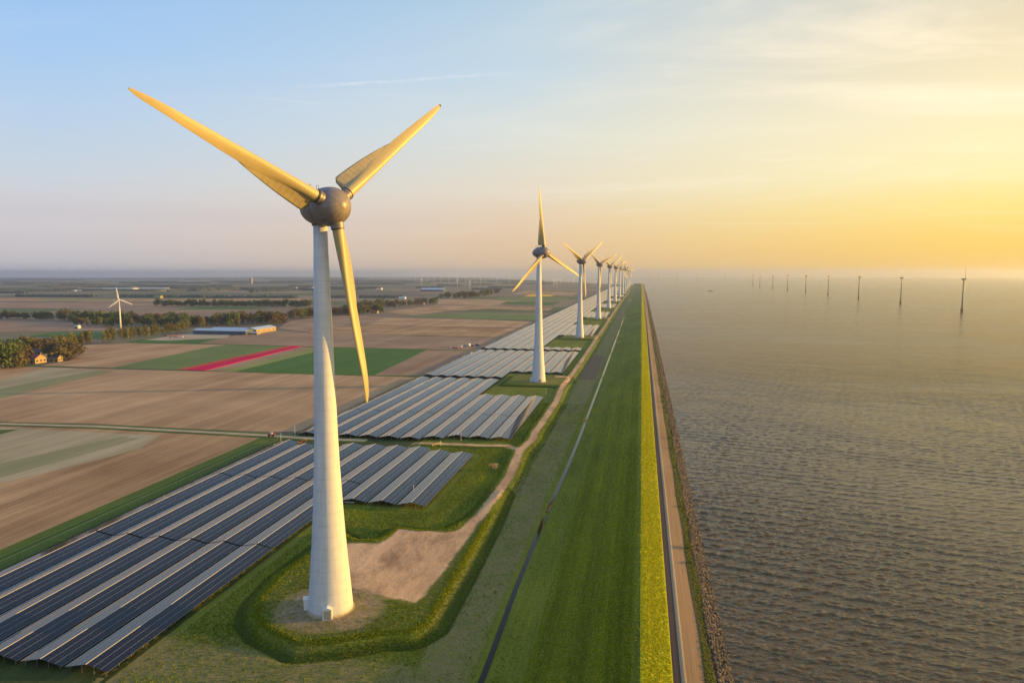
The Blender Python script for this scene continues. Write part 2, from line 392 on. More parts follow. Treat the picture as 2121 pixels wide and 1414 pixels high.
def m_ditchw():
    m, n, b = mat('ditch_water'); b.inputs['Base Color'].default_value = (0.004, 0.004, 0.003, 1)
    b.inputs['Roughness'].default_value = 0.04; b.inputs['IOR'].default_value = 1.25; return m
ditch_m = m_ditchw()
def m_leaf(name, c1, c2, c3):
    m, n, b = mat(name); t = n.new('ShaderNodeTexCoord'); oi = n.new('ShaderNodeObjectInfo')
    nn = n.noise(t.outputs['Object'], 0.45, 3, 0.7)
    c = n.ramp(n.rng(nn, 0.3, 0.7), [(0, c1), (0.5, c2), (1, c3)])
    k = n.rng(oi.outputs['Random'], 0, 1, 0.7, 1.3)
    hs = n.new('ShaderNodeHueSaturation'); n.inp(hs, 'Color', c); n.inp(hs, 'Value', k); n.inp(hs, 'Hue', n.rng(oi.outputs['Random'], 0, 1, 0.49, 0.515))
    n.inp(b, 'Base Color', hs.outputs[0]); b.inputs['Roughness'].default_value = 0.9; b.inputs['Specular IOR Level'].default_value = 0.1
    return m
leaf_p = m_leaf('poplar_leaves', (0.10, 0.10, 0.025), (0.17, 0.155, 0.035), (0.24, 0.20, 0.05))
leaf_g = m_leaf('dark_leaves', (0.06, 0.085, 0.025), (0.11, 0.135, 0.035), (0.17, 0.18, 0.05))
leaf_b = m_leaf('bare_twigs', (0.09, 0.075, 0.03), (0.13, 0.10, 0.04), (0.19, 0.15, 0.06))
leaf_y = m_leaf('bush_leaves', (0.12, 0.14, 0.02), (0.20, 0.20, 0.03), (0.30, 0.27, 0.05))
far_w = m_leaf('far_wood_leaves', (0.08, 0.105, 0.10), (0.12, 0.15, 0.13), (0.18, 0.185, 0.14))

# ------------------------------------------------------------------ ground, water (curved with the earth)
def coast(x):
    pts = [(-33, 7050), (-300, 7250), (-700, 8300), (-1700, 11000), (-3600, 16500), (-6500, 24000), (-12000, 34000), (-16000, 44000)]
    x = min(x, -33)
    for (xa, ya), (xb, yb) in zip(pts, pts[1:]):
        if x >= xb: return ya+(yb-ya)*(x-xa)/(xb-xa)
    return 44000
def sheet(name, us, vs_, fn, m, smooth=True):
    v = [];
    for u in us:
        for q in vs_: v.append(fn(u, q))
    nv = len(vs_); f = []
    for i in range(len(us)-1):
        for j in range(nv-1): f.append((i*nv+j, (i+1)*nv+j, (i+1)*nv+j+1, i*nv+j+1))
    o = mk(name, v, f, m, smooth=smooth); o['kind'] = 'structure'; return o
EX = 44000
def geo(a, b, n): return [a*(b/a)**(i/n) for i in range(n+1)]
xs_l = [-x for x in [33, 90, 147.0, 147.5, 151.0]+geo(151.2, EX, 60)][::-1]
def f_land(x, t):
    yc = coast(x); y = -3000+(yc+3000)*t**2.2; return (x, y, -drop(x, y)-(3.5 if x > -148 else 0))
def m_far():
    m, n, b = mat('farmland'); g = n.new('ShaderNodeNewGeometry'); p = g.outputs['Position']
    def cells(sx, sy, rot):
        q = n.scale(p, (1/sx, 1/sy, 0), rot); s = n.sep(q)
        row = n.math('FLOOR', s[1]); xo = n.math('ADD', s[0], n.math('MULTIPLY', row, 0.37))
        cb = n.new('ShaderNodeCombineXYZ'); n.inp(cb, 0, n.math('FLOOR', xo)); n.inp(cb, 1, row)
        wn = n.new('ShaderNodeTexWhiteNoise', noise_dimensions='2D'); n.inp(wn, 'Vector', cb.outputs[0]); return wn.outputs[0]
    r = cells(620, 330, 0)
    col = n.ramp(r, [(0.0, (0.27, 0.19, 0.135)), (0.22, (0.20, 0.145, 0.115)), (0.38, (0.33, 0.235, 0.165)), (0.52, (0.10, 0.15, 0.05)), (0.66, (0.23, 0.20, 0.11)), (0.8, (0.15, 0.115, 0.10)), (0.92, (0.06, 0.12, 0.035))], 'CONSTANT')
    s2 = n.noise(n.scale(p, (1, 0.02, 1)), 0.05, 4, 0.6); nn = n.noise(p, 0.02, 4)
    col = n.mix(n.math('MULTIPLY', s2, 0.6), col, (0.13, 0.115, 0.08)); col = n.mix(n.math('MULTIPLY', nn, 0.35), col, (0.16, 0.15, 0.09))
    n.inp(b, 'Base Color', col); b.inputs['Roughness'].default_value = 0.95; b.inputs['Specular IOR Level'].default_value = 0.1
    return m
far_m = m_far()
sheet('ground', xs_l, [i/90 for i in range(91)], f_land, far_m)
WZ = 4.0
xs_w = [24]+[24+x for x in geo(10, EX, 60)]
def f_wat(x, y): return (x, y, WZ-drop(x, y))
sheet('lake_water', xs_w, [-2000, -500, 0]+geo(60, EX, 70), f_wat, water_m)
def near_water():
    nx, ny = 620, 1150
    u = np.linspace(0, 1, nx)[:, None]; Y = np.repeat((135*(1000/135)**np.linspace(0, 1, ny))[None], nx, 0)
    X = 24+u*(0.66*Y+14-24)
    r = np.random.default_rng(11); Z = np.zeros(X.shape)
    sp = np.maximum(0.0020*Y, (0.66*Y-10)/nx)
    for i in range(120):
        lam = 0.85*(3.4/0.85)**r.uniform()*(1 if i % 9 else 3.0); th = R(-72+r.normal(0, 24)); k = 2*math.pi/lam
        ph = k*(X*math.cos(th)+Y*math.sin(th))+r.uniform(0, 6.28)
        a = 0.0082*lam**0.8*(1.0 if i % 9 else 2.2)*np.clip((lam-2.2*sp)/(1.2*sp), 0, 1)
        Z += a*(np.sin(ph)+0.22*np.cos(2*ph))
    gust = 0.8+0.3*np.sin(X*0.02+Y*0.013)*np.sin(Y*0.017-X*0.009)
    Z *= gust*np.clip((1000-Y)/600, 0, 1)*np.clip((1-u)/0.03, 0, 1)
    co_ = np.stack([X, Y, Z+WZ+0.12-drop(X, Y)], -1).reshape(-1, 3)
    i, j = np.meshgrid(np.arange(nx-1), np.arange(ny-1), indexing='ij'); a = (i*ny+j).ravel(); F = np.stack([a, a+ny, a+ny+1, a+1], 1)
    me = bpy.data.meshes.new('lake_water'); me.vertices.add(len(co_)); me.vertices.foreach_set('co', co_.ravel())
    me.loops.add(F.size); me.loops.foreach_set('vertex_index', F.ravel()); me.polygons.add(len(F)); me.polygons.foreach_set('loop_start', np.arange(0, F.size, 4)); me.polygons.foreach_set('use_smooth', np.ones(len(F), bool))
    me.update(calc_edges=True); me.materials.append(near_water_m); o = bpy.data.objects.new('lake_water', me); C.objects.link(o); o['kind'] = 'structure'
near_water()
def f_wn(x, t):
    yc = coast(x); y = yc+(EX+1500-yc)*t**2; return (x, y, WZ-drop(x, y))
sheet('far_water', xs_l[20:]+[24], [i/30 for i in range(31)], f_wn, water_m)

def gpoly(name, pts, z, m, world=False, kind='structure', thick=0.0):
    """flat patch of land through points of the ground, cut finely enough to follow the curve of the land"""
    if not world: pts = [G(a, b) for a, b in pts]
    bm = bmesh.new(); vs_ = [bm.verts.new((x, y, 0)) for x, y in pts]; f = bm.faces.new(vs_)
    if f.normal.z == 0: bm.normal_update()
    bm.normal_update()
    if f.normal.z < 0: f.normal_flip()
    if thick:
        r = bmesh.ops.extrude_face_region(bm, geom=[f]); 
        for e in r['geom']:
            if isinstance(e, bmesh.types.BMVert): e.co.z += thick
    bmesh.ops.triangulate(bm, faces=bm.faces[:])
    for v in bm.verts: v.co.z += z-drop(v.co.x, v.co.y)
    me = bpy.data.meshes.new(name); bm.to_mesh(me); bm.free(); me.materials.append(m)
    o = bpy.data.objects.new(name, me); C.objects.link(o); o['kind'] = kind; return o

# fields beside the solar park (corners on the ground)
XW = -246   # fence line of the park
gpoly('ploughed_field', [(-262,60),(-262,436),(-500,450),(-1100,470),(-1100,60)], 0.10, soil_a, True)
gpoly('field', [(-330,100),(0,1000),(70,985),(180,958),(290,930),(330,902),(150,893),(0,885),(-300,880)], 0.16, crop_l if False else soil_d)
gpoly('grass_patch', [(-60,893),(40,889),(10,897),(-60,915)], 0.22, grass_v)
gpoly('grass_patch', [(0,960),(90,940),(200,915),(250,905),(290,908),(150,948),(0,990)], 0.22, crop_f)
gpoly('verge', [(XW+0.5,60),(XW+0.5,440),(-263,440),(-263,60)], 0.18, grass_v, True)
gpoly('ploughed_field', [(-200,871),(0,872.5),(200,877.5),(400,888),(560,894.5),(652,893),(890,781),(560,772),(250,765),(0,758),(-200,756)], 0.10, soil_b)
gpoly('field', [(0,815),(75,795),(150,775),(215,767),(100,761.5),(0,789)], 0.2, soil_d)
gpoly('grass_patch', [(-60,836),(0,826),(110,798),(190,780),(232,770),(205,766.5),(100,785),(0,806),(-60,812)], 0.25, crop_f)
gpoly('verge', [(-250,758.5),(0,757),(300,764),(560,773),(886,782),(889,780),(560,769.5),(300,761),(0,754.5),(-250,755.5)], 0.14, grass_v)
gpoly('ploughed_field', [(85,757),(240,762),(440,722),(470,713.5),(270,710),(165,715),(166,735),(140,748)], 0.2, soil_b)
gpoly('crop_field', [(230,762),(372,765.5),(600,716.5),(480,712.5),(440,718)], 0.24, crop_o)
o = gpoly('tulip_bed', [(368,765.5),(385,766.5),(612,717),(602,716)], 0.1, tulip_o, kind='stuff', thick=0.45); tag(o, 'narrow strip of orange tulips along the magenta tulip bed', 'flower bed')
o = gpoly('tulip_bed', [(385,766.5),(425,768),(626,717.5),(612,716.5)], 0.1, tulip_m, kind='stuff', thick=0.5); tag(o, 'long bed of magenta tulips between green crop fields', 'flower bed')
gpoly('ploughed_field', [(425,768),(455,769),(648,720),(626,717.5)], 0.24, soil_c)
gpoly('crop_field', [(455,769),(487,770),(690,719.5),(648,719.5)], 0.24, crop_l)
gpoly('crop_field', [(487,770),(775,777),(888,723),(690,719.5)], 0.24, crop_g)
gpoly('ploughed_field', [(775,777),(890,779),(1000,726.5),(888,723)], 0.24, soil_c)
gpoly('verge', [(270,710.5),(470,714),(690,720.5),(1000,727.5),(1005,725),(690,718),(470,711.5),(270,708)], 0.3, grass_v)
gpoly('grass_patch', [(262,708),(410,711.5),(470,697),(500,690),(400,694),(330,698)], 0.34, crop_g)
gpoly('yard', [(300,704),(345,706),(470,700),(480,692),(395,690)], 0.4, track_m)
gpoly('ploughed_field', [(405,711),(690,719),(1004,726),(1050,701),(870,695.5),(640,690),(560,685),(575,678),(500,692)], 0.32, soil_c)
gpoly('ploughed_field', [(640,689),(870,695),(1056,699.5),(1082,681),(860,676),(765,673),(645,683)], 0.36, soil_a)
gpoly('ploughed_field', [(575,680),(640,689),(640,683),(765,672),(800,658),(730,652),(600,664)], 0.4, soil_c)
gpoly('ploughed_field', [(800,658),(762,672),(870,675.5),(1085,680),(1106,667),(1000,662)], 0.4, soil_b)
gpoly('crop_field', [(900,650),(840,656),(1000,661),(1112,664),(1130,652),(1000,648)], 0.44, crop_o)
gpoly('ploughed_field', [(790,646),(860,653),(920,645),(1010,640),(1135,644),(1146,638),(1010,633),(905,632)], 0.44, soil_a)
gpoly('ploughed_field', [(910,621),(1000,620),(1080,624),(1060,630),(1010,633),(905,630)], 0.5, soil_b)
gpoly('crop_field', [(1035,630),(1145,632),(1160,626),(1050,624)], 0.55, crop_g)
gpoly('crop_field', [(1020,621),(1170,623),(1180,617),(1040,616)], 0.5, crop_o)
gpoly('flower_field', [(1085,614.5),(1140,614),(1150,611),(1095,610.5)], 0.65, yellow_f)
gpoly('ploughed_field', [(1060,609),(1185,613),(1198,606),(1090,602)], 0.5, soil_a)
gpoly('ploughed_field', [(-50,690),(250,683),(240,675),(150,668),(0,665),(-50,667)], 0.4, soil_c)
gpoly('crop_field', [(60,697),(215,700),(250,688),(110,688)], 0.45, crop_g)
gpoly('track', [(140,685.5),(255,682.5),(255,681.5),(140,684)], 0.55, track_m)
gpoly('ploughed_field', [(0,655),(0,638),(320,640),(400,632),(280,627),(0,626),(-80,630),(-80,660)], 0.4, soil_c)
gpoly('crop_field', [(360,642),(560,640),(520,636),(410,635.5)], 0.5, crop_g)
gpoly('ploughed_field', [(270,650),(420,650),(560,641),(360,642)], 0.5, soil_c)
gpoly('field', [(-50,624),(330,625),(460,624),(640,622),(640,618),(330,619),(0,617),(-50,617)], 0.5, soil_a)
gpoly('field', [(60,622.5),(220,623),(250,619.5),(100,619)], 0.8, crop_l)
gpoly('flower_field', [(190,603.2),(340,603.6),(350,602.3),(200,601.8)], 1.2, yellow_f)
gpoly('flower_field', [(385,602.3),(470,602.3),(485,600.3),(400,600)], 1.2, yellow_f)
# track from the west to the dike road, with its verges
trk = [(-250,873),(0,878),(200,883.5),(400,894),(560,902.5),(640,908),(700,910.5),(760,912.5)]
def ribbon(name, pts, w0, z, m, world=False, zf=None):
    if not world: pts = [G(a, b) for a, b in pts]
    v = []
    P = []
    for (xa, ya), (xb, yb) in zip(pts, pts[1:]):
        L = math.hypot(xb-xa, yb-ya); k = max(1, int(L/25))
        for i in range(k): P.append((xa+(xb-xa)*i/k, ya+(yb-ya)*i/k))
    P.append(pts[-1])
    for i, (x, y) in enumerate(P):
        a = P[max(0, i-1)]; b_ = P[min(len(P)-1, i+1)]; dx, dy = b_[0]-a[0], b_[1]-a[1]; L = math.hypot(dx, dy)
        nx, ny = -dy/L*w0/2, dx/L*w0/2; zz_ = z-drop(x, y)
        v += [(x+nx, y+ny, zz_), (x-nx, y-ny, zz_)]
    f = [(2*i, 2*i+1, 2*i+3, 2*i+2) for i in range(len(P)-1)]
    o = mk(name, v, f, m); o['kind'] = 'structure'; return o
ribbon('verge', trk, 13, 0.30, grass_v)
ribbon('track', trk, 5.4, 0.36, track_m)
ribbon('footpath', [(-252.5,60),(-252.5,425)], 0.9, 0.24, crop_l, True)
ribbon('footpath', [(-256.5,60),(-256.5,425)], 0.7, 0.24, crop_l, True)
# grass under the solar tables
ys_far = [60+i*40 for i in range(175)]
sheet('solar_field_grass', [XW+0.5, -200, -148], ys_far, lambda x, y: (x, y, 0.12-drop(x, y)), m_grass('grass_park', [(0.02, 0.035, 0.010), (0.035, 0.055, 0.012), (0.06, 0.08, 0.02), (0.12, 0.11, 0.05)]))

# ------------------------------------------------------------------ turbine strip: relief with pads, path, ditches
TY = [208, 705, 1206, 1716, 2230, 2770, 3300, 3850, 4400, 4960, 5500, 6050, 6600]
TX = [-102.5, -105, -106, -105, -103.5, -104, -103, -103, -103, -105, -106, -107, -110]
ox, oy = 640, 900; k4 = 3.535
def q4(l): return [G(ox+a/k4, oy+b/k4, 1.8) for a, b in l]
dirt_poly = q4([(660,690),(850,705),(1000,722),(1090,705),(1150,670),(1210,640),(1240,650),(1160,770),(1060,900),(960,1040),(880,1120),(850,1180),(780,1235),(690,1215),(560,1190),(440,1150),(340,1135),(180,1060),(120,900),(170,810),(290,800),(520,798),(600,750)])
pad1 = [G(a, b, 2) for a, b in [(700,1100),(640,1148),(585,1190),(540,1240),(532,1272),(556,1299),(621,1331),(702,1324),(792,1309),(850,1306),(884,1288),(950,1180),(1010,1075),(1038,1015),(985,1068),(935,1093),(870,1098),(824,1092),(800,1110),(770,1118),(730,1117)]]
path_px = [(968,1095),(993.6,1069.7),(1027.5,1024.5),(1055.8,984.9),(1070,948),(1077,931),(1104,908.5),(1106.7,897),(1130.5,863.6),(1152.3,829.9),(1164,802),(1193.9,762.6),(1215.6,730.9),(1237.4,697.2),(1257,667.5),(1273,643.8),(1283,628),(1293,616),(1305,601)]
path_w = [G(a, b, 1.5) for a, b in path_px]
trk_w = [G(a, b, 1.0) for a, b in [(700,910.5),(760,912.5),(900,917),(1000,921),(1050,921),(1074,931)]]
def seg_d(X, Y, pts):
    d = np.full(X.shape, 1e9)
    for (xa, ya), (xb, yb) in zip(pts, pts[1:]):
        dx, dy = xb-xa, yb-ya; t = np.clip(((X-xa)*dx+(Y-ya)*dy)/(dx*dx+dy*dy+1e-9), 0, 1)
        d = np.minimum(d, np.hypot(X-xa-t*dx, Y-ya-t*dy))
    return d
def poly_sd(X, Y, pts):
    d = seg_d(X, Y, pts+[pts[0]]); ins = np.zeros(X.shape, bool)
    n = len(pts)
    for i in range(n):
        (xa, ya), (xb, yb) = pts[i], pts[(i+1) % n]
        c = ((ya > Y) != (yb > Y)) & (X < (xb-xa)*(Y-ya)/(yb-ya+1e-12)+xa); ins ^= c
    return np.where(ins, -d, d)
def sstep(t): t = np.clip(t, 0, 1); return t*t*(3-2*t)
pads = [pad1]
for x, y in zip(TX[1:], TY[1:]):
    pads.append([(x-32, y-17), (x+24, y-17), (x+30, y+20), (x+24, y+46), (x-32, y+46)])
ditch_pts = [(-42.5,60),(-43.0,176),(-43.8,240),(-43.6,312),(-42,400),(-41.5,470),(-41.5,700),(-41.8,900),(-43,1400),(-44.5,1934),(-46.5,3124)]
def relief(X, Y):
    dp = np.full(X.shape, 1e9)
    for p_ in pads:
        ymin = min(q[1] for q in p_)-40; ymax = max(q[1] for q in p_)+40
        msk = (Y > ymin) & (Y < ymax)
        if msk.any():
            sub = poly_sd(X[msk], Y[msk], p_); dp[msk] = np.minimum(dp[msk], sub)
    dq = seg_d(X, Y, path_w)-3.3
    dt = seg_d(X, Y, trk_w)-3.0
    S1 = np.clip(1-dp/6.0, 0, 1); S2 = sstep(1-dq/4.5); S3 = sstep(1-dt/3.0)
    h = 0.0+np.maximum(np.maximum(2.2*S1-0.1, 1.4*S2), 0.7*S3)
    dm = np.minimum(dp-6.0, dq-4.5)
    h -= 0.95*np.exp(-((dm-0.7)/1.0)**2)*(dt > 6)
    h -= 0.35*np.exp(-((dt-4.0)/0.9)**2)*((dq > 6) & (dp > 6))
    dd = seg_d(X, Y, ditch_pts)
    h -= 0.9*sstep(1-(dd-0.55)/1.2)
    # second hollow beside the pad
    hol = q4([(255,655),(530,668),(470,745),(255,735)])
    h -= 0.8*sstep(0.5-poly_sd(X, Y, hol)/2.5)
    h = 0.14+(h-0.14)*sstep((X+151.5)/5)
    return h, dp, dq, dt, dd
def strip(name, x0, x1, y0, y1, st, m):
    nx = int((x1-x0)/st)+1; ny = int((y1-y0)/st)+1
    X, Y = np.meshgrid(np.linspace(x0, x1, nx), np.linspace(y0, y1, ny), indexing='ij')
    h, dp, dq, dt, dd = relief(X, Y)
    r2 = rng.normal(0, 1, X.shape)
    h = h+0.03*r2-drop(X, Y)
    co_ = np.stack([X, Y, h], -1).reshape(-1, 3)
    i, j = np.meshgrid(np.arange(nx-1), np.arange(ny-1), indexing='ij'); a = (i*ny+j).ravel()
    F = np.stack([a, a+ny, a+ny+1, a+1], 1)
    me = bpy.data.meshes.new(name); me.vertices.add(len(co_)); me.vertices.foreach_set('co', co_.ravel())
    me.loops.add(F.size); me.loops.foreach_set('vertex_index', F.ravel())
    me.polygons.add(len(F)); me.polygons.foreach_set('loop_start', np.arange(0, F.size, 4)); me.polygons.foreach_set('use_smooth', np.ones(len(F), bool))
    me.update(calc_edges=True)
    dirt = poly_sd(X, Y, dirt_poly)
    dirt = np.minimum(dirt, dq+0.7); dirt = np.minimum(dirt, dt+0.6)
    base = np.full(X.shape, 50.0)
    for tx, ty in zip(TX, TY): base = np.minimum(base, np.hypot((X-tx)*0.9, Y-ty)-(18 if ty < 300 else 11))
    for ty in TY[1:]:
        dirt = np.minimum(dirt, np.maximum(np.abs(Y-(ty+38))-4.5, np.maximum(-92-X, X+74)))   # crane hardstanding by the path
    marsh = np.maximum(np.abs(X+57.5)-9.5, np.abs(Y-850)-110); marsh = np.maximum(marsh, 0.05*(Y-865)+np.where(X < -62, (-62-X)*1.0, 0)-8)
    for nm, arr in (('dirt', dirt), ('base', base), ('marsh', marsh), ('toe', dp)):
        at = me.attributes.new(nm, 'FLOAT', 'POINT'); at.data.foreach_set('value', arr.ravel().astype(np.float32))
    me.materials.append(m); o = bpy.data.objects.new(name, me); C.objects.link(o); o['kind'] = 'structure'; return o
def m_strip():
    m, n, b = mat('strip_ground'); g = n.new('ShaderNodeNewGeometry'); p = g.outputs['Position']; s = n.sep(p)
    def attr(a): q = n.new('ShaderNodeAttribute'); q.attribute_name = a; return q.outputs['Fac']
    gc, h = grass_nodes(n, p, G_MEAD)
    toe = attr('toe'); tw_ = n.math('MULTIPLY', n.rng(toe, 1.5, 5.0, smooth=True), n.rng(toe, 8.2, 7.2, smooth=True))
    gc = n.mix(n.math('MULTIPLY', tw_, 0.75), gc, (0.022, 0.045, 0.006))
    padg = n.mix(n.rng(n.noise(p, 0.16, 5, 0.7), 0.38, 0.62), (0.20, 0.17, 0.05), (0.11, 0.14, 0.018))
    gc = n.mix(n.math('MULTIPLY', n.rng(toe, 0.0, -2.0), 0.8), gc, padg)
    # drier brown-green grass on the flat between path and ditch
    dry = n.mix(n.rng(n.noise(p, 0.12, 5, 0.65), 0.35, 0.7), (0.24, 0.19, 0.085), (0.15, 0.165, 0.045))
    between = n.math('MULTIPLY', n.math('MAXIMUM', n.rng(s[0], -67, -62), n.rng(s[1], 190, 178)), n.rng(n.noise(n.scale(p, (1, 0.3, 1)), 0.05, 3), 0.28, 0.5, 0.35, 1.0))
    gc = n.mix(n.math('MULTIPLY', n.math('MULTIPLY', between, n.rng(s[0], -45, -48)), n.math('SUBTRACT', 1.0, tw_)), gc, dry)
    no = n.math('SUBTRACT', n.noise(p, 0.35, 6, 0.7), 0.5)
    no2 = n.math('SUBTRACT', n.noise(p, 0.09, 4, 0.6), 0.5)
    e = n.math('ADD', n.math('MULTIPLY', no, 3.0), n.math('MULTIPLY', no2, 2.0))
    sc_, sh = soil_nodes(n, p, (0.50, 0.30, 0.155), (0.78, 0.50, 0.28), line=0.3)
    mott = n.noise(n.scale(p, (1, 0.4, 1), R(30)), 0.12, 5, 0.65)
    sc_ = n.mix(n.rng(mott, 0.45, 0.75), sc_, (0.26, 0.15, 0.085))
    dm = n.rng(n.math('ADD', attr('dirt'), e), 0.6, -0.6)
    col = n.mix(dm, gc, sc_)
    bmask = n.math('MULTIPLY', n.rng(n.math('ADD', attr('base'), n.math('MULTIPLY', e, 3.0)), 1.0, -4.0), n.rng(n.noise(p, 0.22, 5, 0.7), 0.25, 0.55))
    col = n.mix(n.math('MULTIPLY', bmask, 0.95), col, n.mix(n.rng(n.noise(p, 0.5, 4, 0.7), 0.35, 0.65), (0.20, 0.14, 0.085), (0.36, 0.27, 0.17)))
    mm = n.rng(n.math('ADD', attr('marsh'), n.math('MULTIPLY', e, 2.0)), 0.8, -0.8)
    mc = n.mix(n.rng(n.noise(p, 1.0, 4, 0.8), 0.4, 0.7), (0.13, 0.09, 0.05), (0.25, 0.175, 0.11))
    col = n.mix(mm, col, mc)
    n.inp(b, 'Base Color', col); b.inputs['Roughness'].default_value = 0.95; b.inputs['Specular IOR Level'].default_value = 0.15
    n.l.new(n.bump(h, 0.6, 0.4), b.inputs['Normal'])
    return m
strip_m = m_strip()
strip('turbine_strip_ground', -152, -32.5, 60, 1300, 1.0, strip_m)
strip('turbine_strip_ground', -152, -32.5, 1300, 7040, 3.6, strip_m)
dw = ribbon('ditch_water', ditch_pts[:4]+[(-42, 318)], 1.7, -0.5, ditch_m, True)
ribbon('ditch_water', [(-43.5,322)]+ditch_pts[4:], 2.0, -0.5, ditch_m, True)

# ------------------------------------------------------------------ dike
ysd = list(np.arange(60, 700, 5.0))+list(np.arange(700, 2000, 25.0))+list(np.arange(2000, 7051, 90.0))+[7051]
def band(name, prof, m, wob=0.0, kind='structure'):
    v = []; nP = len(prof)
    for y in ysd:
        for x, z in prof:
            xx = x+wob*math.sin(y*0.07+x)*0.3; v.append((xx, y, z-drop(x, y)))
    f = []
    for i in range(len(ysd)-1):
        for j in range(nP-1): f.append((i*nP+j, i*nP+j+1, (i+1)*nP+j+1, (i+1)*nP+j))
    o = mk(name, v, f, m, smooth=True); o['kind'] = kind; return o
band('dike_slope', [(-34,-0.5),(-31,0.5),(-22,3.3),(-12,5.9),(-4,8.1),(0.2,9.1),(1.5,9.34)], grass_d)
band('dike_crest', [(1.5,9.34),(2.1,9.36),(3.0,9.2),(9.9,7.45),(10.3,7.42)], m_grass('grass_crest_sunlit', [(0.36,0.34,0.008),(0.48,0.45,0.010),(0.58,0.52,0.014),(0.66,0.56,0.03)], 0.3))  # drier crest grass, with low sunlight also brightened into its colour
band('dike_road', [(10.0,7.40),(12.4,7.34)], asphalt)
k_ = band('dike_kerb', [(12.4,7.2),(12.41,7.41),(13.7,7.43),(13.9,7.30)], kerb_m)
band('dike_path', [(13.88,7.36),(19.3,6.5)], brick_p)
band('dike_rock_bed', [(19.2,6.46),(21.2,6.1),(28.5,3.0)], m_soil('rock_bed', (0.03,0.022,0.018), (0.09,0.062,0.042), line=0.1), 0.6)
band('dike_fringe', [(18.7,6.66),(19.6,6.62),(22.0,5.95)], m_grass('fringe_grass', [(0.03,0.035,0.01),(0.07,0.07,0.018),(0.15,0.11,0.04),(0.26,0.17,0.08)], 1.0), 1.5)
# end of the dike road and land behind the last turbines
sheet('headland', [-33, 0, 28], [7045, 7120, 7200], lambda x, y: (x, y, 5.5-drop(x, y)), grass_d)

# riprap
def rocks(name, y0, y1, n, s0, s1, m, x0=21.8, x1=28.2):
    t = (1+5**0.5)/2
    iv = np.array([(-1,t,0),(1,t,0),(-1,-t,0),(1,-t,0),(0,-1,t),(0,1,t),(0,-1,-t),(0,1,-t),(t,0,-1),(t,0,1),(-t,0,-1),(-t,0,1)])/1.9
    fi = np.array([(0,11,5),(0,5,1),(0,1,7),(0,7,10),(0,10,11),(1,5,9),(5,11,4),(11,10,2),(10,7,6),(7,1,8),(3,9,4),(3,4,2),(3,2,6),(3,6,8),(3,8,9),(4,9,5),(2,4,11),(6,2,10),(8,6,7),(9,8,1)])
    x = rng.uniform(x0, x1, n); y = rng.uniform(y0, y1, n); x = np.clip(x+0.5*np.sin(y*0.11), x0, x1+0.6)
    s = rng.uniform(s0, s1, n)*0.5
    z = np.interp(x, [19.2, 21.2, 28.6], [6.46, 6.1, 3.0])+0.15*s-drop(x, y)
    V = iv[None]*(1+rng.uniform(-0.28, 0.28, (n, 12, 1)))*s[:, None, None]*np.stack([rng.uniform(0.8,1.5,n), rng.uniform(0.8,1.5,n), rng.uniform(0.6,1.0,n)], -1)[:, None]
    a = rng.uniform(0, 6.28, n); ca_, sa = np.cos(a)[:, None], np.sin(a)[:, None]
    V = np.stack([V[..., 0]*ca_-V[..., 1]*sa, V[..., 0]*sa+V[..., 1]*ca_, V[..., 2]], -1)+np.stack([x, y, z], -1)[:, None]
    F = (fi[None]+12*np.arange(n)[:, None, None]).reshape(-1, 3)
    me = bpy.data.meshes.new(name); me.vertices.add(n*12); me.vertices.foreach_set('co', V.ravel())
    me.loops.add(F.size); me.loops.foreach_set('vertex_index', F.ravel()); me.polygons.add(len(F)); me.polygons.foreach_set('loop_start', np.arange(0, F.size, 3))
    me.update(calc_edges=True)
    rr_ = np.repeat(rng.uniform(0, 1, n), 12).astype(np.float32); at = me.attributes.new('tone', 'FLOAT', 'POINT'); at.data.foreach_set('value', rr_)
    me.materials.append(m); o = bpy.data.objects.new(name, me); C.objects.link(o); return o
def m_rock():
    m, n, b = mat('basalt_rock'); q = n.new('ShaderNodeAttribute'); q.attribute_name = 'tone'
    g = n.new('ShaderNodeNewGeometry'); nn = n.noise(g.outputs['Position'], 2.5, 4, 0.7)
    c = n.ramp(q.outputs['Fac'], [(0, (0.02, 0.016, 0.014)), (0.7, (0.05, 0.037, 0.028)), (1, (0.26, 0.17, 0.09))])
    n.inp(b, 'Base Color', n.mix(n.math('MULTIPLY', nn, 0.6), c, (0.06, 0.05, 0.045))); b.inputs['Roughness'].default_value = 0.8
    return m
rock_m = m_rock()
def merge_rocks():
    obs = [rocks('riprap_rocks', 140, 420, 7500, 0.55, 1.25, rock_m), rocks('riprap_rocks', 420, 1200, 7500, 0.8, 1.6, rock_m), rocks('riprap_rocks', 1200, 4200, 7000, 1.2, 2.2, rock_m)]
    for o in obs[1:]:
        pass
    bm = bmesh.new()
    for o in obs: bm.from_mesh(o.data)
    me = obs[0].data; bm.to_mesh(me); bm.free()
    for o in obs[1:]: bpy.data.objects.remove(o)
    tag(obs[0], 'band of loose dark riprap rocks along the foot of the dike at the water', 'rocks', kind='stuff')
merge_rocks()

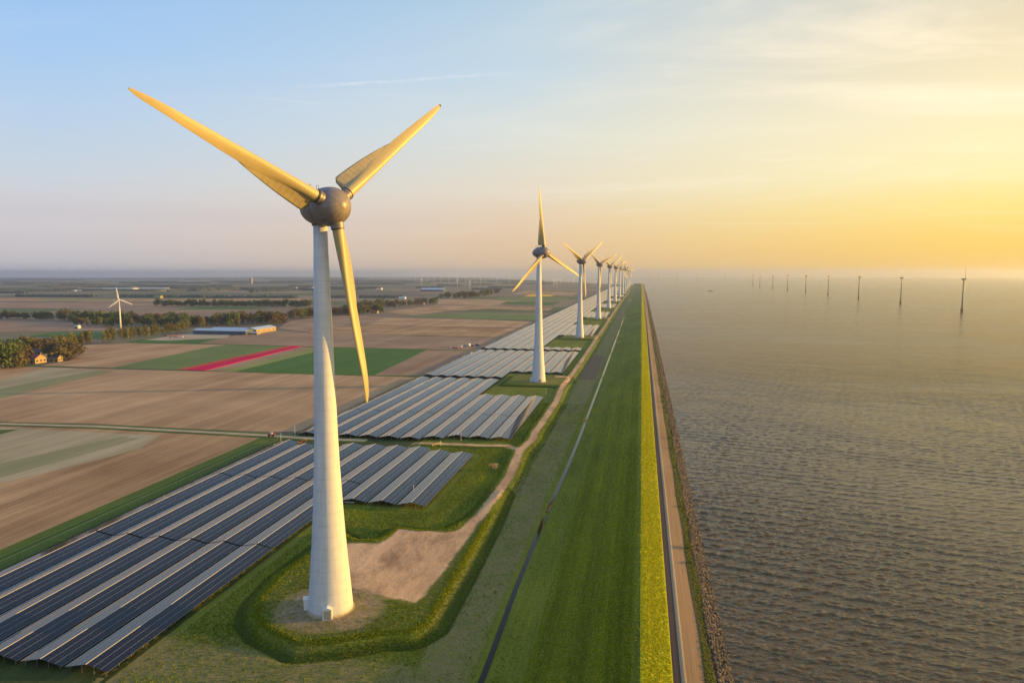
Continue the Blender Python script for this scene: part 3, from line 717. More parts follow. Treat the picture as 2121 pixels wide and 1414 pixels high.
# grass tufts: upright blades that catch the low sun
def m_tuft():
    m, n, b = mat('grass_blades'); q = n.new('ShaderNodeAttribute'); q.attribute_name = 'tone'
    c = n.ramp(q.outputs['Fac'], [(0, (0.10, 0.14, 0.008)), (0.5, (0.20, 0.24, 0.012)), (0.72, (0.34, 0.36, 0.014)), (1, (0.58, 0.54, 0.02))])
    n.inp(b, 'Base Color', c); b.inputs['Roughness'].default_value = 0.8; b.inputs['Specular IOR Level'].default_value = 0.1
    tr = n.new('ShaderNodeBsdfTranslucent'); n.inp(tr, 'Color', c); ms = n.new('ShaderNodeMixShader'); ms.inputs[0].default_value = 0.45
    n.l.new(b.outputs[0], ms.inputs[1]); n.l.new(tr.outputs[0], ms.inputs[2]); n.l.new(ms.outputs[0], n.n['Material Output'].inputs['Surface'])
    return m
tuft_m = m_tuft()
def tufts(name, x, y, z, w_, h_, label, tone=None):
    n = len(x); a = rng.uniform(0, math.pi, n); w2 = w_*rng.uniform(0.6, 1.3, n)/2; hh = h_*rng.uniform(0.5, 1.3, n)
    ca_, sa = np.cos(a)*w2, np.sin(a)*w2; lx, ly = rng.normal(0, 0.25, n)*hh, rng.normal(0, 0.25, n)*hh
    V = np.empty((n, 4, 3)); zb = z-0.05
    V[:, 0] = np.stack([x-ca_, y-sa, zb], -1); V[:, 1] = np.stack([x+ca_, y+sa, zb], -1)
    V[:, 2] = np.stack([x+ca_*0.75+lx, y+sa*0.75+ly, z+hh*rng.uniform(0.7, 1, n)], -1); V[:, 3] = np.stack([x-ca_*0.75+lx, y-sa*0.75+ly, z+hh], -1)
    me = bpy.data.meshes.new(name); me.vertices.add(n*4); me.vertices.foreach_set('co', V.ravel())
    me.loops.add(n*4); me.loops.foreach_set('vertex_index', np.arange(n*4)); me.polygons.add(n); me.polygons.foreach_set('loop_start', np.arange(0, n*4, 4)); me.update(calc_edges=True)
    at = me.attributes.new('tone', 'FLOAT', 'POINT'); at.data.foreach_set('value', np.repeat(np.clip(rng.uniform(0, 1, n) if tone is None else tone, 0, 1), 4).astype(np.float32))
    me.materials.append(tuft_m); o = bpy.data.objects.new(name, me); C.objects.link(o); tag(o, label, 'grass', kind='stuff')
def crest():
    px = [-0.5, 1.5, 2.1, 3.0, 9.9, 10.2]; pz = [8.95, 9.34, 9.36, 9.2, 7.45, 7.42]; X, Y, W, H_ = [], [], [], []
    for y0, y1, dens, w_, h_ in ((140, 330, 9, 0.45, 0.26), (330, 700, 5, 0.6, 0.3), (700, 1800, 2.0, 0.9, 0.36), (1800, 7000, 0.7, 1.6, 0.45)):
        n = int((y1-y0)*10.3*dens); X.append(rng.uniform(-0.3, 10.0, n)); Y.append(rng.uniform(y0, y1, n)); W.append(np.full(n, w_)); H_.append(np.full(n, h_))
    X, Y, W, H_ = map(np.concatenate, (X, Y, W, H_))
    X = np.where((X < 1.7) & (rng.uniform(0, 1, len(X)) < 0.85), X+rng.uniform(2, 7, len(X)), X)
    tufts('crest_grass', X, Y, np.interp(X, px, pz)-drop(X, Y), W, H_, 'bright sunlit grass growing on the crest of the dike', 0.78+0.06*np.sin(X*2.1+np.sin(Y*0.02))*0.5+rng.normal(0, 0.12, len(X)))  # blade tone raised so the colour carries part of the sunlight
crest()
def meadow():
    n = 110000; X = rng.uniform(-145, -33, n); Y = 150+(rng.uniform(0, 1, n)**1.6)*450
    h, dp, dq, dt, dd = relief(X, Y); dirt = np.minimum(np.minimum(poly_sd(X, Y, dirt_poly), dq+0.7), dt+0.6)
    base = np.hypot((X-TX[0])*0.9, Y-TY[0])-18
    ok = (dirt > 1.2) & (dd > 2.2) & ((base > -1) | (rng.uniform(0, 1, n) < 0.10)) & (base > -8)
    ok &= ~((X < -99) & (Y > 310) & (Y < 418)) & ~((X < -86) & (Y > 440)) & ~(((X > -63) | (Y < 183)) & (rng.uniform(0, 1, n) < 0.7))
    X, Y, h = X[ok], Y[ok], h[ok]
    tufts('meadow_grass', X, Y, h-drop(X, Y), 0.55*(1+(Y-150)/600), 0.24*(1+(Y-150)/900), 'rough green grass tufts on the banks around the tower pad', 0.36+rng.normal(0, 0.10, len(X))+0.25*np.sin(X*0.13)*np.sin(Y*0.09)+np.where(X > -62, 0.15, 0))
    n = 70000; X = rng.uniform(-31, -0.6, n); Y = 145+rng.exponential(170, n)
    Z = np.interp(X, [-34, -31, -22, -12, -4, -0.5], [-0.5, 0.5, 3.3, 5.9, 8.2, 9.05])
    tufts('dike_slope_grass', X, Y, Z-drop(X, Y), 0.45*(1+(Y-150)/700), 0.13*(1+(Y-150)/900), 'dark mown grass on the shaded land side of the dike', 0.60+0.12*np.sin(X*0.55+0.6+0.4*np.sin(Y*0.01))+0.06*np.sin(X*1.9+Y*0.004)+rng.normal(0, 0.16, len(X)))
    n = 3500; X = rng.uniform(19.6, 21.8, n); Y = 140+rng.exponential(420, n); X = X+0.5*np.sin(Y*0.09)+rng.normal(0, 0.25, n)
    tufts('fringe_grass', X, Y, np.interp(X, [18.7, 19.6, 22.0, 28.5], [6.66, 6.62, 5.95, 3.0])-drop(X, Y), 0.4*(1+Y/900), 0.32, 'weedy grass fringe between the dike path and the rocks', 0.1+rng.normal(0, 0.25, n))
    n = 16000; X = rng.uniform(-140, -55, n*8); Y = rng.uniform(160, 330, n*8); h, dp, dq, dt, dd = relief(X, Y); ok = (np.abs(dp-0.1) < 1.3) & (dq > 1.5); X, Y, h, dp = X[ok], Y[ok], h[ok], dp[ok]
    tufts('berm_grass', X, Y, h-drop(X, Y), 0.45, 0.38, 'taller pale grass along the rim of the raised tower pad', 0.5+rng.normal(0, 0.10, len(X)))
meadow()

# ------------------------------------------------------------------ turbines
def lerp(x, tab):
    for (a, va), (b, vb) in zip(tab, tab[1:]):
        if x <= b: return va+(vb-va)*max(0, (x-a))/(b-a)
    return tab[-1][1]
T_CH = [(5,3.7),(12,3.7),(18,3.95),(25,4.4),(30,4.25),(40,3.75),(50,3.05),(58,2.3),(62.5,1.65),(64.4,0.9),(65,0.35)]
T_TH = [(5,3.7),(10,3.5),(14,3.1),(20,2.4),(25,1.85),(30,1.4),(40,0.95),(50,0.62),(58,0.4),(63,0.22),(65,0.08)]
T_OF = [(5,0.5),(12,0.48),(25,0.36),(65,0.33)]
T_TW = [(5,30),(10,27),(18,20),(28,13),(40,8),(55,4),(65,2)]
T_TE = [(7.5,-4.9),(8.1,-6.0),(9.2,-6.2),(14,-5.7),(20,-5.0),(26,-4.1),(31,-3.2),(34,-2.55)]
def sect(s, n=28, nose=None):
    c, t, of, tw = lerp(s, T_CH), lerp(s, T_TH), lerp(s, T_OF), R(lerp(s, T_TW))
    wv = min(1, max(0, (s-9)/17)); pts = []
    for i in range(n):
        a = 2*math.pi*i/n; xc = (1-math.cos(a))/2      # 0 = LE, 1 = TE
        sg = 1 if a <= math.pi else -1
        ye = math.sin(a)/2*t
        ya = sg*5*t*(0.2969*math.sqrt(xc)-0.126*xc-0.3516*xc*xc+0.2843*xc**3-0.1036*xc**4)
        thick = ye*(1-wv)+ya*wv
        u = (of-xc)*c                                   # + towards leading edge
        pb = 1.45*(s/60)**2-1.3*max(0, (s-52)/13)**2                   # tip swept back
        pts.append((u*math.sin(tw)+thick*math.cos(tw)+pb, u*math.cos(tw)-thick*math.sin(tw), s))
    return pts
def loft(secs, name, m, parent):
    n = len(secs[0]); v = [p for q in secs for p in q]; f = []
    for j in range(len(secs)-1):
        for i in range(n): f.append((j*n+i, j*n+(i+1) % n, (j+1)*n+(i+1) % n, (j+1)*n+i))
    f.append(tuple(range(n))[::-1]); f.append(tuple(range((len(secs)-1)*n, len(secs)*n)))
    return mk(name, v, f, m, parent, True)
def te_section(s):
    te = lerp(s, T_TE); tw = R(lerp(s, T_TW)); c, t, of = lerp(s, T_CH), lerp(s, T_TH), lerp(s, T_OF)
    u0 = -(1-of)*c*0.45; th0 = min(0.42*t, 1.15)*(1 if s < 20 else 0.9)
    pts = []
    K = 8
    for i in range(K+1):
        q = i/K; u = u0+(te-u0)*q; th = th0*(1-q)**1.25+0.03; pts.append((u, th))
    for i in range(K, -1, -1):
        q = i/K; u = u0+(te-u0)*q; th = th0*(1-q)**1.25+0.03; pts.append((u, -th*0.75))
    off = -0.25*t*0.5
    return [(u*math.sin(tw)+(th+off)*math.cos(tw)+1.45*(s/60)**2, u*math.cos(tw)-(th+off)*math.sin(tw), s) for u, th in pts]
def make_blade(parent, darktip=False, detail=True):
    ss = [5.0+i*1.5 for i in range(36)]+[59, 60.5, 62, 63, 63.8]+([] if darktip else [64.4, 64.8, 65.0])
    b = loft([sect(s) for s in ss], 'blade', blade_m, parent)
    if darktip: loft([sect(s) for s in (63.8, 64.4, 64.8, 65.0)], 'blade_tip', dark_m, b)
    if detail:
        loft([te_section(7.5+i*(33.6-7.5)/20) for i in range(21)], 'trailing_edge_panel', bpanel_m, b)
        MB().lathe([(4.3, 2.12), (5.9, 2.12), (5.9, 2.02), (6.1, 2.02), (6.1, 2.12), (6.9, 2.12), (6.9, 1.9)], 32).build('blade_collar', nac_m, b)
        MB().lathe([(6.9, 2.2), (7.05, 2.2), (7.05, 1.98), (7.2, 1.98), (7.2, 2.14), (7.35, 2.14), (7.35, 1.87)], 32).build('root_ring', dark_m, b)
    return b
TPROF = [(0,7.5),(1.5,7.4),(8,6.9),(16,6.25),(24,5.65),(36,4.9),(50,4.2),(60,3.85),(70,3.6),(80,3.35),(100,2.85),(120,2.38),(120.05,2.34),(129.5,2.2)]
CP = 7.2; SH = -1.75
def make_turbine():
    t = empty('wind_turbine', (0, 0, 0))
    tw = MB().lathe(TPROF, 64).build('tower', tower_m, t, True)
    # entrance porch and cooling box at the foot
    for nm, ang, w_, hh in (('entrance_porch', R(-72), 1.5, 3.6), ('vent_box', R(196), 1.2, 3.8)):
        p = MB(); p.box(0, 1.9, -w_, w_, 0, hh); o = p.build(nm, metal_w, tw)
        o.location = (math.cos(ang)*6.9, math.sin(ang)*6.9, 0); o.rotation_euler = (0, 0, ang)
        r_ = MB().gable(0, 2.1, -w_-0.15, w_+0.15, 0, hh+0.003, hh+0.75, 'X').build('porch_roof', metal_w, tw); r_.location = o.location; r_.rotation_euler = o.rotation_euler
        d_ = MB(); d_.box(1.9, 1.96, -w_*0.75, w_*0.75, 0.3, hh-0.4)
        d_ = d_.build('door', plain('door_grille', (0.42, 0.36, 0.26), 0.6), tw); d_.location = o.location; d_.rotation_euler = o.rotation_euler
    sl = MB().lathe([(-0.3, 8.0), (0.08, 8.0), (0.12, 7.9), (0.12, 7.4)], 48).build('foundation_rim', kerb_m, t)
    nac = empty_part = None
    n_ = MB().lathe([(a_+SH, r_) for a_, r_ in [(-6.6,0.05),(-6.5,0.7),(-6.1,1.5),(-5.3,2.5),(-4.2,3.4),(-3,4.15),(-1.5,4.85),(0,5.35),(1.5,5.7),(3,5.93),(4.3,6.03),(4.3,5.6)]], 48, 'X')
    n_ = n_.build('nacelle', nac_m, t, True); n_.location = (0, 0, 134.6)
    ns = MB().lathe([(-5.6,2.75),(-4.7,2.75),(-4.7,2.45),(-1,2.45)], 40).build('yaw_skirt', dark_nac, n_, True)
    m_ = MB()
    for yy in (-1.6, 1.4):
        for dy in (-0.45, 0.45): m_.tube((-2.5, yy+dy, 4.2), (-2.5, yy+dy, 7.2), 0.06, n=6)
        for i in range(8):
            a, b_ = math.pi*i/8, math.pi*(i+1)/8
            m_.tube((-2.5, yy+0.45*math.cos(a), 7.2+0.45*math.sin(a)), (-2.5, yy+0.45*math.cos(b_), 7.2+0.45*math.sin(b_)), 0.06, n=6)
        m_.tube((-2.5, yy-0.6, 6.1), (-2.5, yy+0.6, 6.1), 0.05, n=6); m_.tube((-2.5, yy, 5.2), (-2.5, yy, 6.6), 0.05, n=6)
    m_.tube((-2.5, -2.4, 5.35), (-2.5, 2.2, 5.35), 0.05, n=6)
    for yy in (-2.4, -0.8, 0.6, 2.2): m_.tube((-2.5, yy, 4.3), (-2.5, yy, 5.4), 0.05, n=6)
    m_.build('lightning_masts', dark_m, n_)
    sp = MB().lathe([(a_+SH, r_) for a_, r_ in [(4.62,5.5),(4.62,6.08),(5.5,6.15),(7,6.15),(8.66,6.0),(10,5.65),(11.2,5.05),(12.3,4.15),(13.1,3.0),(13.45,2.2),(13.5,1.95),(13.85,1.3),(14.0,0.5),(14.03,0.02)]], 48, 'X').build('spinner', nac_m, t, True)
    sp.location = (0, 0, 134.4)
    for i in range(3): make_blade(t, darktip=(i == 0))
    return t
dark_nac = plain('skirt_metal', (0.13, 0.11, 0.11), 0.5, 0.2)
def pose(t, x, y, z0, az, tilt, phi, hub=134.7, cp=CP, sc_=1.0):
    t.location = (x, y, z0-drop(x, y))
    M = Matrix.Translation((0, 0, hub)) @ Matrix.Rotation(R(90-az), 4, 'Z') @ Matrix.Rotation(-R(tilt), 4, 'Y')
    k = 0
    for ch in t.children:
        nm = ch.name.split('.')[0]
        if nm in ('nacelle', 'spinner', 'hub'): ch.matrix_local = M
        elif nm == 'blade':
            ch.matrix_local = M @ Matrix.Translation((cp, 0, 0)) @ Matrix.Rotation(-R(phi+120*k), 4, 'X'); k += 1
TT = make_turbine()
tl = ['huge grey-hubbed wind turbine in the foreground with one dark blade tip', 'second wind turbine of the dike row, one blade pointing straight up']
phis = [51.3, 112.9, 57.2, 65.9, 61.5, 66, 14, 30, 95, 10, 70, 40, 85]
azs = [116.5, 121, 124, 130, 125, 126, 126, 126, 124, 126, 125, 126, 126]
for i in range(13):
    t = TT if i == 0 else copy_tree(TT)
    pose(t, TX[i], TY[i], 2.1, azs[i], 1.6, phis[i])
    lb = tl[i] if i < 2 else f'{nth(i+1)} wind turbine from the camera in the row along the dike'
    tag(t, lb, 'wind turbine', 'wind turbines in the row behind the dike')

# offshore and inland turbines
def small_turbine(name, H_, Rb, tcol, sea=False, rb=2.2, rt=1.3):
    t = empty(name, (0, 0, 0))
    MB().lathe([(0, rb), (H_*0.5, (rb+rt)/2*0.97), (H_, rt)], 16).build('tower', tcol, t, True)
    n_ = MB().lathe([(-6, 0.8), (-5.6, 1.7), (-2, 2.1), (2.2, 2.0), (3.2, 1.6)], 12, 'X').build('nacelle', dark_nac if sea else whitewall, t, True)
    n_.location = (0, 0, H_+1.5)
    h_ = MB().lathe([(3.2, 1.9), (4.6, 1.7), (5.6, 0.9), (5.9, 0.1)], 12, 'X').build('hub', dark_nac if sea else whitewall, t, True); h_.location = (0, 0, H_+1.5)
    for i in range(3):
        secs = []
        for s, c, th in ((1.2,1.8,1.6),(4,2.6,1.5),(Rb*0.22,4.0,1.3),(Rb*0.5,3.0,0.9),(Rb*0.8,2.0,0.6),(Rb,0.7,0.3)):
            secs.append([(math.sin(2*math.pi*k/10)*th/2, (0.35*c if True else 0)+math.cos(2*math.pi*k/10)*c/2-0.5*c, s) for k in range(10)])
        loft(secs, 'blade', blade_m if sea else whitewall, t)
    if sea:
        MB().lathe([(-8, 3.1), (12, 3.1), (12, 4.6), (12.6, 4.6), (12.6, 3.0), (15, 3.0)], 16).build('foundation', orange_dk, t, True)
    return t
orange_dk = plain('foundation_paint', (0.28, 0.20, 0.08), 0.7)
ot = small_turbine('offshore_turbine', 93, 54, plain('sea_tower_backlit', (0.20, 0.17, 0.15), 0.6), True, 2.4, 1.5)  # tower colour darkened, backlit shade put into it
OY = [2130, 2680, 3210, 3700, 4220, 4720, 5260, 5760, 6400]
OX = [890, 918, 930, 928, 936, 934, 940, 930, 975]
ops = [108, 8, 62, 18, 70, 5, 52, 25, 80]
allo = list(zip(OX, OY, ops))
for px, F in ((1345, 9600), (1362, 10400), (1400, 9900), (1443, 9000), (1500, 11500)): allo.append((*GD(px, F), px % 117))
for i, (x, y, ph) in enumerate(allo):
    t = ot if i == 0 else copy_tree(ot)
    pose(t, x, y, WZ, 118, 3, ph, 94.5, 4.4)
    lb = (f'{nth(i+1)} offshore turbine from the right, standing in the lake on an ochre foundation' if i < 9 else f'faint hazy offshore turbine near the horizon beyond the dike end, {nth(i-8)} from the dike')
    tag(t, lb, 'wind turbine', 'offshore turbines standing in the lake')
it = small_turbine('inland_turbine', 58, 27, whitewall, False, 1.9, 1.1)
pose(it, *G(250, 680), 0.3, 150, 3, -8, 59.5, 4.4); tag(it, 'single white inland turbine standing beyond the tree row at left', 'wind turbine')
it2 = copy_tree(it); x, y = G(973, 600); pose(it2, x, y, 0.3, 150, 3, 58, 59.5, 4.4); tag(it2, 'small pale inland turbine with a Y of raised blades above the woods', 'wind turbine')
ht = small_turbine('inland_turbine', 98, 50, whitewall, False, 2.6, 1.6)
hx = [861, 873, 886, 899.7, 914, 930, 946.7, 964.7, 985, 1006, 1029.7, 1055, 1082.6, 1148, 1187, 1230]
for i, px in enumerate(hx):
    F = 9600-170*i if i < 13 else (7600, 6900, 6600)[i-13]
    t = ht if i == 0 else copy_tree(ht)
    x, y = GD(px, F); pose(t, x, y, 0.3, 150, 3, (i*47) % 120, 99.5, 4.4)
    tag(t, f'{nth(i+1)} turbine from the left in the pale row on the land horizon', 'wind turbine', 'distant turbines on the land horizon')
for i, (px, F, ph) in enumerate([(874, 6100, 10), (1146, 5700, 20), (1153, 5300, 75), (1160, 6300, 45), (996, 6400, 30), (948, 5600, 0)]):
    t = copy_tree(it); x, y = GD(px, F); pose(t, x, y, 0.3, 150, 3, ph, 59.5, 4.4)
    tag(t, f'tiny pale inland turbine among far fields, {nth(i+1)} of the scattered small ones', 'wind turbine', 'small scattered turbines among far fields')

# ------------------------------------------------------------------ solar tables
KP = 1.018; PITX = 15.15*KP; X0 = -229.3*KP
ZR, ZE, HW = 3.05, 1.55, 7.25
def panel_slab(sx, L):
    x0, x1 = 0.12*sx, HW*sx
    v = [];
    for dz in (0, -0.06):
        v += [(x0, 0, ZR+dz), (x1, 0, ZE+dz), (x1, L, ZE+dz), (x0, L, ZR+dz)]
    f = [(0,1,2,3),(7,6,5,4),(0,4,5,1),(1,5,6,2),(2,6,7,3),(3,7,4,0)]
    if sx < 0: f = [tuple(reversed(q)) for q in f]
    return v, f
TABLES = {}
def table_mesh(L, near):
    key = (round(L), near)
    if key in TABLES: return TABLES[key]
    if near:
        root = empty('solar_table', (0, 0, -500))
        v, f = panel_slab(1, L); mk('east_panels', v, f, solar_m, root)
        v, f = panel_slab(-1, L); mk('west_panels', v, f, solar_m, root)
        fr = MB(); y = 0.7
        while y < L:
            for sx in (-1, 1):
                fr.box(sx*2.0-0.06, sx*2.0+0.06, y-0.06, y+0.06, -0.3, ZR-0.55); fr.box(sx*6.0-0.06, sx*6.0+0.06, y-0.06, y+0.06, -0.3, ZE+0.22)
                fr.add([(0.15*sx, y-0.05, ZR-0.08), (7.1*sx, y-0.05, ZE-0.07), (7.1*sx, y+0.05, ZE-0.07), (0.15*sx, y+0.05, ZR-0.08),
                        (0.15*sx, y-0.05, ZR-0.22), (7.1*sx, y-0.05, ZE-0.2), (7.1*sx, y+0.05, ZE-0.2), (0.15*sx, y+0.05, ZR-0.22)],
                       [(0,1,2,3),(7,6,5,4),(0,4,5,1),(1,5,6,2),(2,6,7,3),(3,7,4,0)])
            y += 5.0
        for xx, zz_ in ((-6.0, ZE+0.1), (-2.0, ZR-0.7), (2.0, ZR-0.7), (6.0, ZE+0.1)): fr.box(xx-0.05, xx+0.05, 0.3, L-0.3, zz_, zz_+0.12)
        fr.build('steel_frame', metal_l, root)
        MB().box(-0.08, 0.08, 0, L, ZR-0.03, ZR+0.12).build('ridge_rail', conc_m, root)
        TABLES[key] = root; return root
    m_ = MB(); v, f = panel_slab(1, L); m_.add(v, f); v, f = panel_slab(-1, L); m_.add(v, f)
    k = len(m_.f)
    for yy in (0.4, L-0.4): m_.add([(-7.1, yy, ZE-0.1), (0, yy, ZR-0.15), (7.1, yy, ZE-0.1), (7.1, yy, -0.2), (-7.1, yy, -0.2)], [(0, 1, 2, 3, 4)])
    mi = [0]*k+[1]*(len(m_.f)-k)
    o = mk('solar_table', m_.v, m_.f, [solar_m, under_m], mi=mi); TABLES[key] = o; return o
under_m = plain('under_table_shade', (0.03, 0.03, 0.03), 0.9)  # dark end sheets painted as the shade underneath the far tables
used = set()
BN = []
def block(desc, ks, ys, near, kname):
    """one block: ks = ridge numbers, ys = breaks along Y"""
    for k in ks:
        yy = ys[k] if isinstance(ys, dict) else ys
        for j in range(len(yy)-1):
            gap = 0.9
            y0 = yy[j]*KP+gap/2; L = (yy[j+1]-yy[j])*KP-gap
            if L < 3: continue
            src = table_mesh(L, near); key = (round(L), near)
            o = src if key not in used else copy_tree(src)
            used.add(key)
            o.location = (X0+PITX*k, y0, 0.14-drop(X0, y0)); 
            tag(o, f'{nth(k+1)} ridge from the field side, {nth(j+1)} stretch, {desc}', 'solar table', kname)
block('nearest solar block left of the big tower', range(0, 6), {0: [158,247,335,413], 1: [158,247,335,406], 2: [158,247,335,406], 3: [158,247,335,413], 4: [158,247,335,413], 5: [158,247,335,413]}, True, 'solar tables in the nearest block')
block('solar block right behind the big tower', range(6, 9), {6: [307,413], 7: [307,407], 8: [307,405]}, True, 'solar tables behind the big tower')
block('block beyond the gravel track', range(0, 6), {k: [435,519.5,611.5,699] for k in range(6)}, True, 'solar tables beyond the track')
block('right part beyond the gravel track', range(6, 10), {k: [440 if k == 6 else 446,519.5,607] for k in range(6, 10)}, True, 'solar tables beyond the track')
block('block left of the second turbine', range(0, 6), {k: [714,800,883,966] for k in range(6)}, False, 'solar tables beside the second turbine')
block('right part behind the second turbine', range(6, 10), {k: [758,860,966] for k in range(6, 10)}, False, 'solar tables beside the second turbine')
block('short strip between second and third turbines', range(6, 10), {k: [986,1018] for k in range(6, 10)}, False, 'solar tables beside the third turbine')
block('block left of the third turbine', range(0, 6), {k: [988,1118,1249,1397,1546] for k in range(6)}, False, 'solar tables beside the third turbine')
block('right part behind the third turbine', range(6, 10), {k: [1222,1249,1360,1475] for k in range(6, 10)}, False, 'solar tables beside the third turbine')
yb = 1549
for ti in range(3, 12):
    a = yb; b_ = TY[ti+1 if ti < 12 else 12]-165 if ti < 12 else 6500
    if a > 5600: break
    nseg = 2; ysg = [a+(b_-a)*q/nseg for q in range(nseg+1)]
    block(f'block left of the {nth(ti+1)} turbine', range(0, 6), {k: ysg for k in range(6)}, False, 'far solar tables along the dike row')
    block(f'right part behind the {nth(ti+1)} turbine', range(6, 10), {k: [TY[ti]+15, TY[ti]+265] for k in range(6, 10)}, False, 'far solar tables along the dike row')
    yb = b_+3

# ------------------------------------------------------------------ vegetation
def crown_mesh(name, h, w_, n, shape, m, sz, seed):
    r = np.random.default_rng(seed); v = []; f = []
    K = 13; cen = []
    for _ in range(K):
        if shape == 'poplar': zc = r.uniform(0.2, 0.93); rad = 0.32*w_*(1-abs(zc-0.45)*0.9); cen.append((r.normal(0, rad*0.6), r.normal(0, rad*0.6), zc*h, w_*0.3))
        elif shape == 'bush': cen.append((r.normal(0, w_*0.25), r.normal(0, w_*0.25), h*r.uniform(0.3, 0.75), w_*0.28))
        else: a = r.uniform(0, 6.28); q = r.uniform(0, 0.36)*w_; zc = r.uniform(0.22, 0.85); cen.append((q*math.cos(a), q*math.sin(a), zc*h, w_*r.uniform(0.18, 0.28)))
    for i in range(n):
        c = cen[r.integers(K)]; d = r.normal(0, 1, 3); d /= np.linalg.norm(d); d *= c[3]*r.uniform(0.35, 1.1)**0.6
        p = np.array([c[0], c[1], c[2]])+d*np.array([1, 1, 1.25 if shape == 'poplar' else 0.85])
        if p[2] < h*0.06: p[2] = h*0.06+r.uniform(0, 0.1)*h
        a = r.normal(0, 1, 3); a /= np.linalg.norm(a); b_ = np.cross(a, r.normal(0, 1, 3)); b_ /= np.linalg.norm(b_); s_ = sz*r.uniform(0.5, 1.2)
        k = len(v); v += [p-a*s_, p+b_*s_*0.7, p+a*s_, p-b_*s_*0.7]; f.append((k, k+1, k+2, k+3))
    me = bpy.data.meshes.new(name); me.from_pydata([tuple(q) for q in v], [], f); me.materials.append(m); me.update(); return me
def trunk_mesh(h, r0):
    b = MB(); b.tube((0, 0, -0.5), (0, 0, h*0.55), r0, r0*0.45, 6)
    for i in range(4):
        a = i*1.7; b.tube((0, 0, h*(0.25+0.07*i)), (math.cos(a)*h*0.18, math.sin(a)*h*0.18, h*(0.55+0.06*i)), r0*0.4, r0*0.12, 4)
    me = bpy.data.meshes.new('trunk'); me.from_pydata(b.v, [], b.f); me.materials.append(bark); me.update(); return me
KIND = {}
for kd, shp, h, w_, n, m, sz in (('poplar', 'poplar', 15, 7.5, 560, leaf_p, 0.7), ('dark', 'round', 12, 13, 900, leaf_g, 0.75), ('bare', 'round', 12, 12, 800, leaf_b, 0.65), ('bush', 'bush', 2.2, 2.8, 260, leaf_y, 0.22)):
    KIND[kd] = [(crown_mesh('crown', h, w_, n, shp, m, sz, 10*len(KIND)+s), trunk_mesh(h, 0.28 if kd != 'bush' else 0.06)) for s in range(4)]
def tree(kd, x, y, s, name, label, cat, group):
    s *= 1.65 if kd in ('dark', 'bare') else 1.15
    cm, tm = random.choice(KIND[kd]); e = empty(name, (x, y, -drop(x, y)+0.1), random.uniform(0, 6.28))
    e.scale = (s*random.uniform(0.9, 1.15), s*random.uniform(0.9, 1.15), s*random.uniform(0.88, 1.12))
    a = bpy.data.objects.new('crown', cm); C.objects.link(a); a.parent = e
    b_ = bpy.data.objects.new('trunk', tm); C.objects.link(b_); b_.parent = e
    tag(e, label, cat, group)
NW = {'poplar': ('poplar_tree', 'olive-brown poplar'), 'dark': ('broadleaf_tree', 'dark green round tree'), 'bare': ('budding_tree', 'brownish budding tree')}
def row(pts, n, kinds, s, jx, jy, where):
    L = [0]
    for (xa, ya), (xb, yb_) in zip(pts, pts[1:]): L.append(L[-1]+math.hypot(xb-xa, (yb_-ya)*3))
    for i in range(n):
        t = (i+0.5)/n*L[-1]
        for j in range(len(L)-1):
            if t <= L[j+1]: break
        q = (t-L[j])/(L[j+1]-L[j]); px = pts[j][0]+(pts[j+1][0]-pts[j][0])*q+random.uniform(-jx, jx); py = pts[j][1]+(pts[j+1][1]-pts[j][1])*q+random.uniform(-jy, jy)
        x, y = G(px, py); kd = random.choice(kinds); nm, lb = NW[kd]
        tree(kd, x, y, s*random.uniform(0.85, 1.15), nm, f'{lb}, {nth(i+1)} from the left {where}', 'tree', 'trees '+where)
row([(8,731),(60,731),(100,728)], 11, ['poplar', 'bare'], 1.1, 1.5, 1, 'in the clump behind the red farm')
row([(112,722),(190,712)], 10, ['poplar'], 1.15, 1, 0.6, 'in the poplar row above the farm')
row([(212,710),(238,705)], 4, ['poplar'], 1.15, 1, 0.5, 'in the short poplar group right of the farm row')
row([(246,703),(300,698),(345,692),(372,688),(392,683)], 21, ['poplar'], 1.1, 1, 0.6, 'in the long poplar row before the barns')
row([(100,746),(163,741)], 10, ['bare', 'bare', 'poplar'], 1.3, 3, 3, 'in the grove right of the red farm')
row([(0,764),(52,757)], 9, ['bare', 'dark'], 1.2, 2, 3, 'in the grove left of the red farm')
row([(0,745),(50,738)], 7, ['bare', 'dark'], 1.2, 2, 3, 'behind the left grove of the farm')
row([(0,660),(60,660.5)], 9, ['dark', 'bare'], 0.9, 2, 0.3, 'in the small row at the left edge')
row([(72,661),(108,661)], 6, ['dark'], 0.95, 1.5, 0.3, 'in the short row at far left')
row([(122,662),(175,664),(260,668),(330,670),(385,671)], 34, ['dark', 'dark', 'bare'], 1.25, 4, 3.0, 'in the inland turbine wood')
row([(150,672),(215,676),(300,676),(390,677)], 18, ['dark', 'bare', 'poplar'], 1.1, 4, 1.5, 'along the near edge of the wood')
row([(392,676),(470,673),(590,666)], 30, ['bare', 'dark', 'poplar'], 1.3, 3, 2.5, 'in the belt behind the barns')
row([(560,672),(594,667)], 7, ['bare'], 1.2, 3, 1.0, 'at the belt end beyond the barns')
row([(600,661),(645,657)], 9, ['dark', 'bare'], 1.2, 2, 1, 'in the belt left of the big tower')
row([(322,634),(480,635),(646,636)], 34, ['dark'], 1.2, 2, 0.3, 'in the line across middle fields')
row([(684,653),(725,652),(790,645)], 16, ['dark', 'bare'], 1.3, 3, 1.5, 'in the wood right of the big tower')
row([(730,642),(800,637),(860,634),(908,627)], 24, ['dark', 'bare'], 1.3, 3, 1.5, 'in the wood with the yellow houses')
row([(910,617),(973,617),(1035,608)], 20, ['dark', 'bare'], 1.5, 3, 1.2, 'in the farther wood by the Y-bladed turbine')
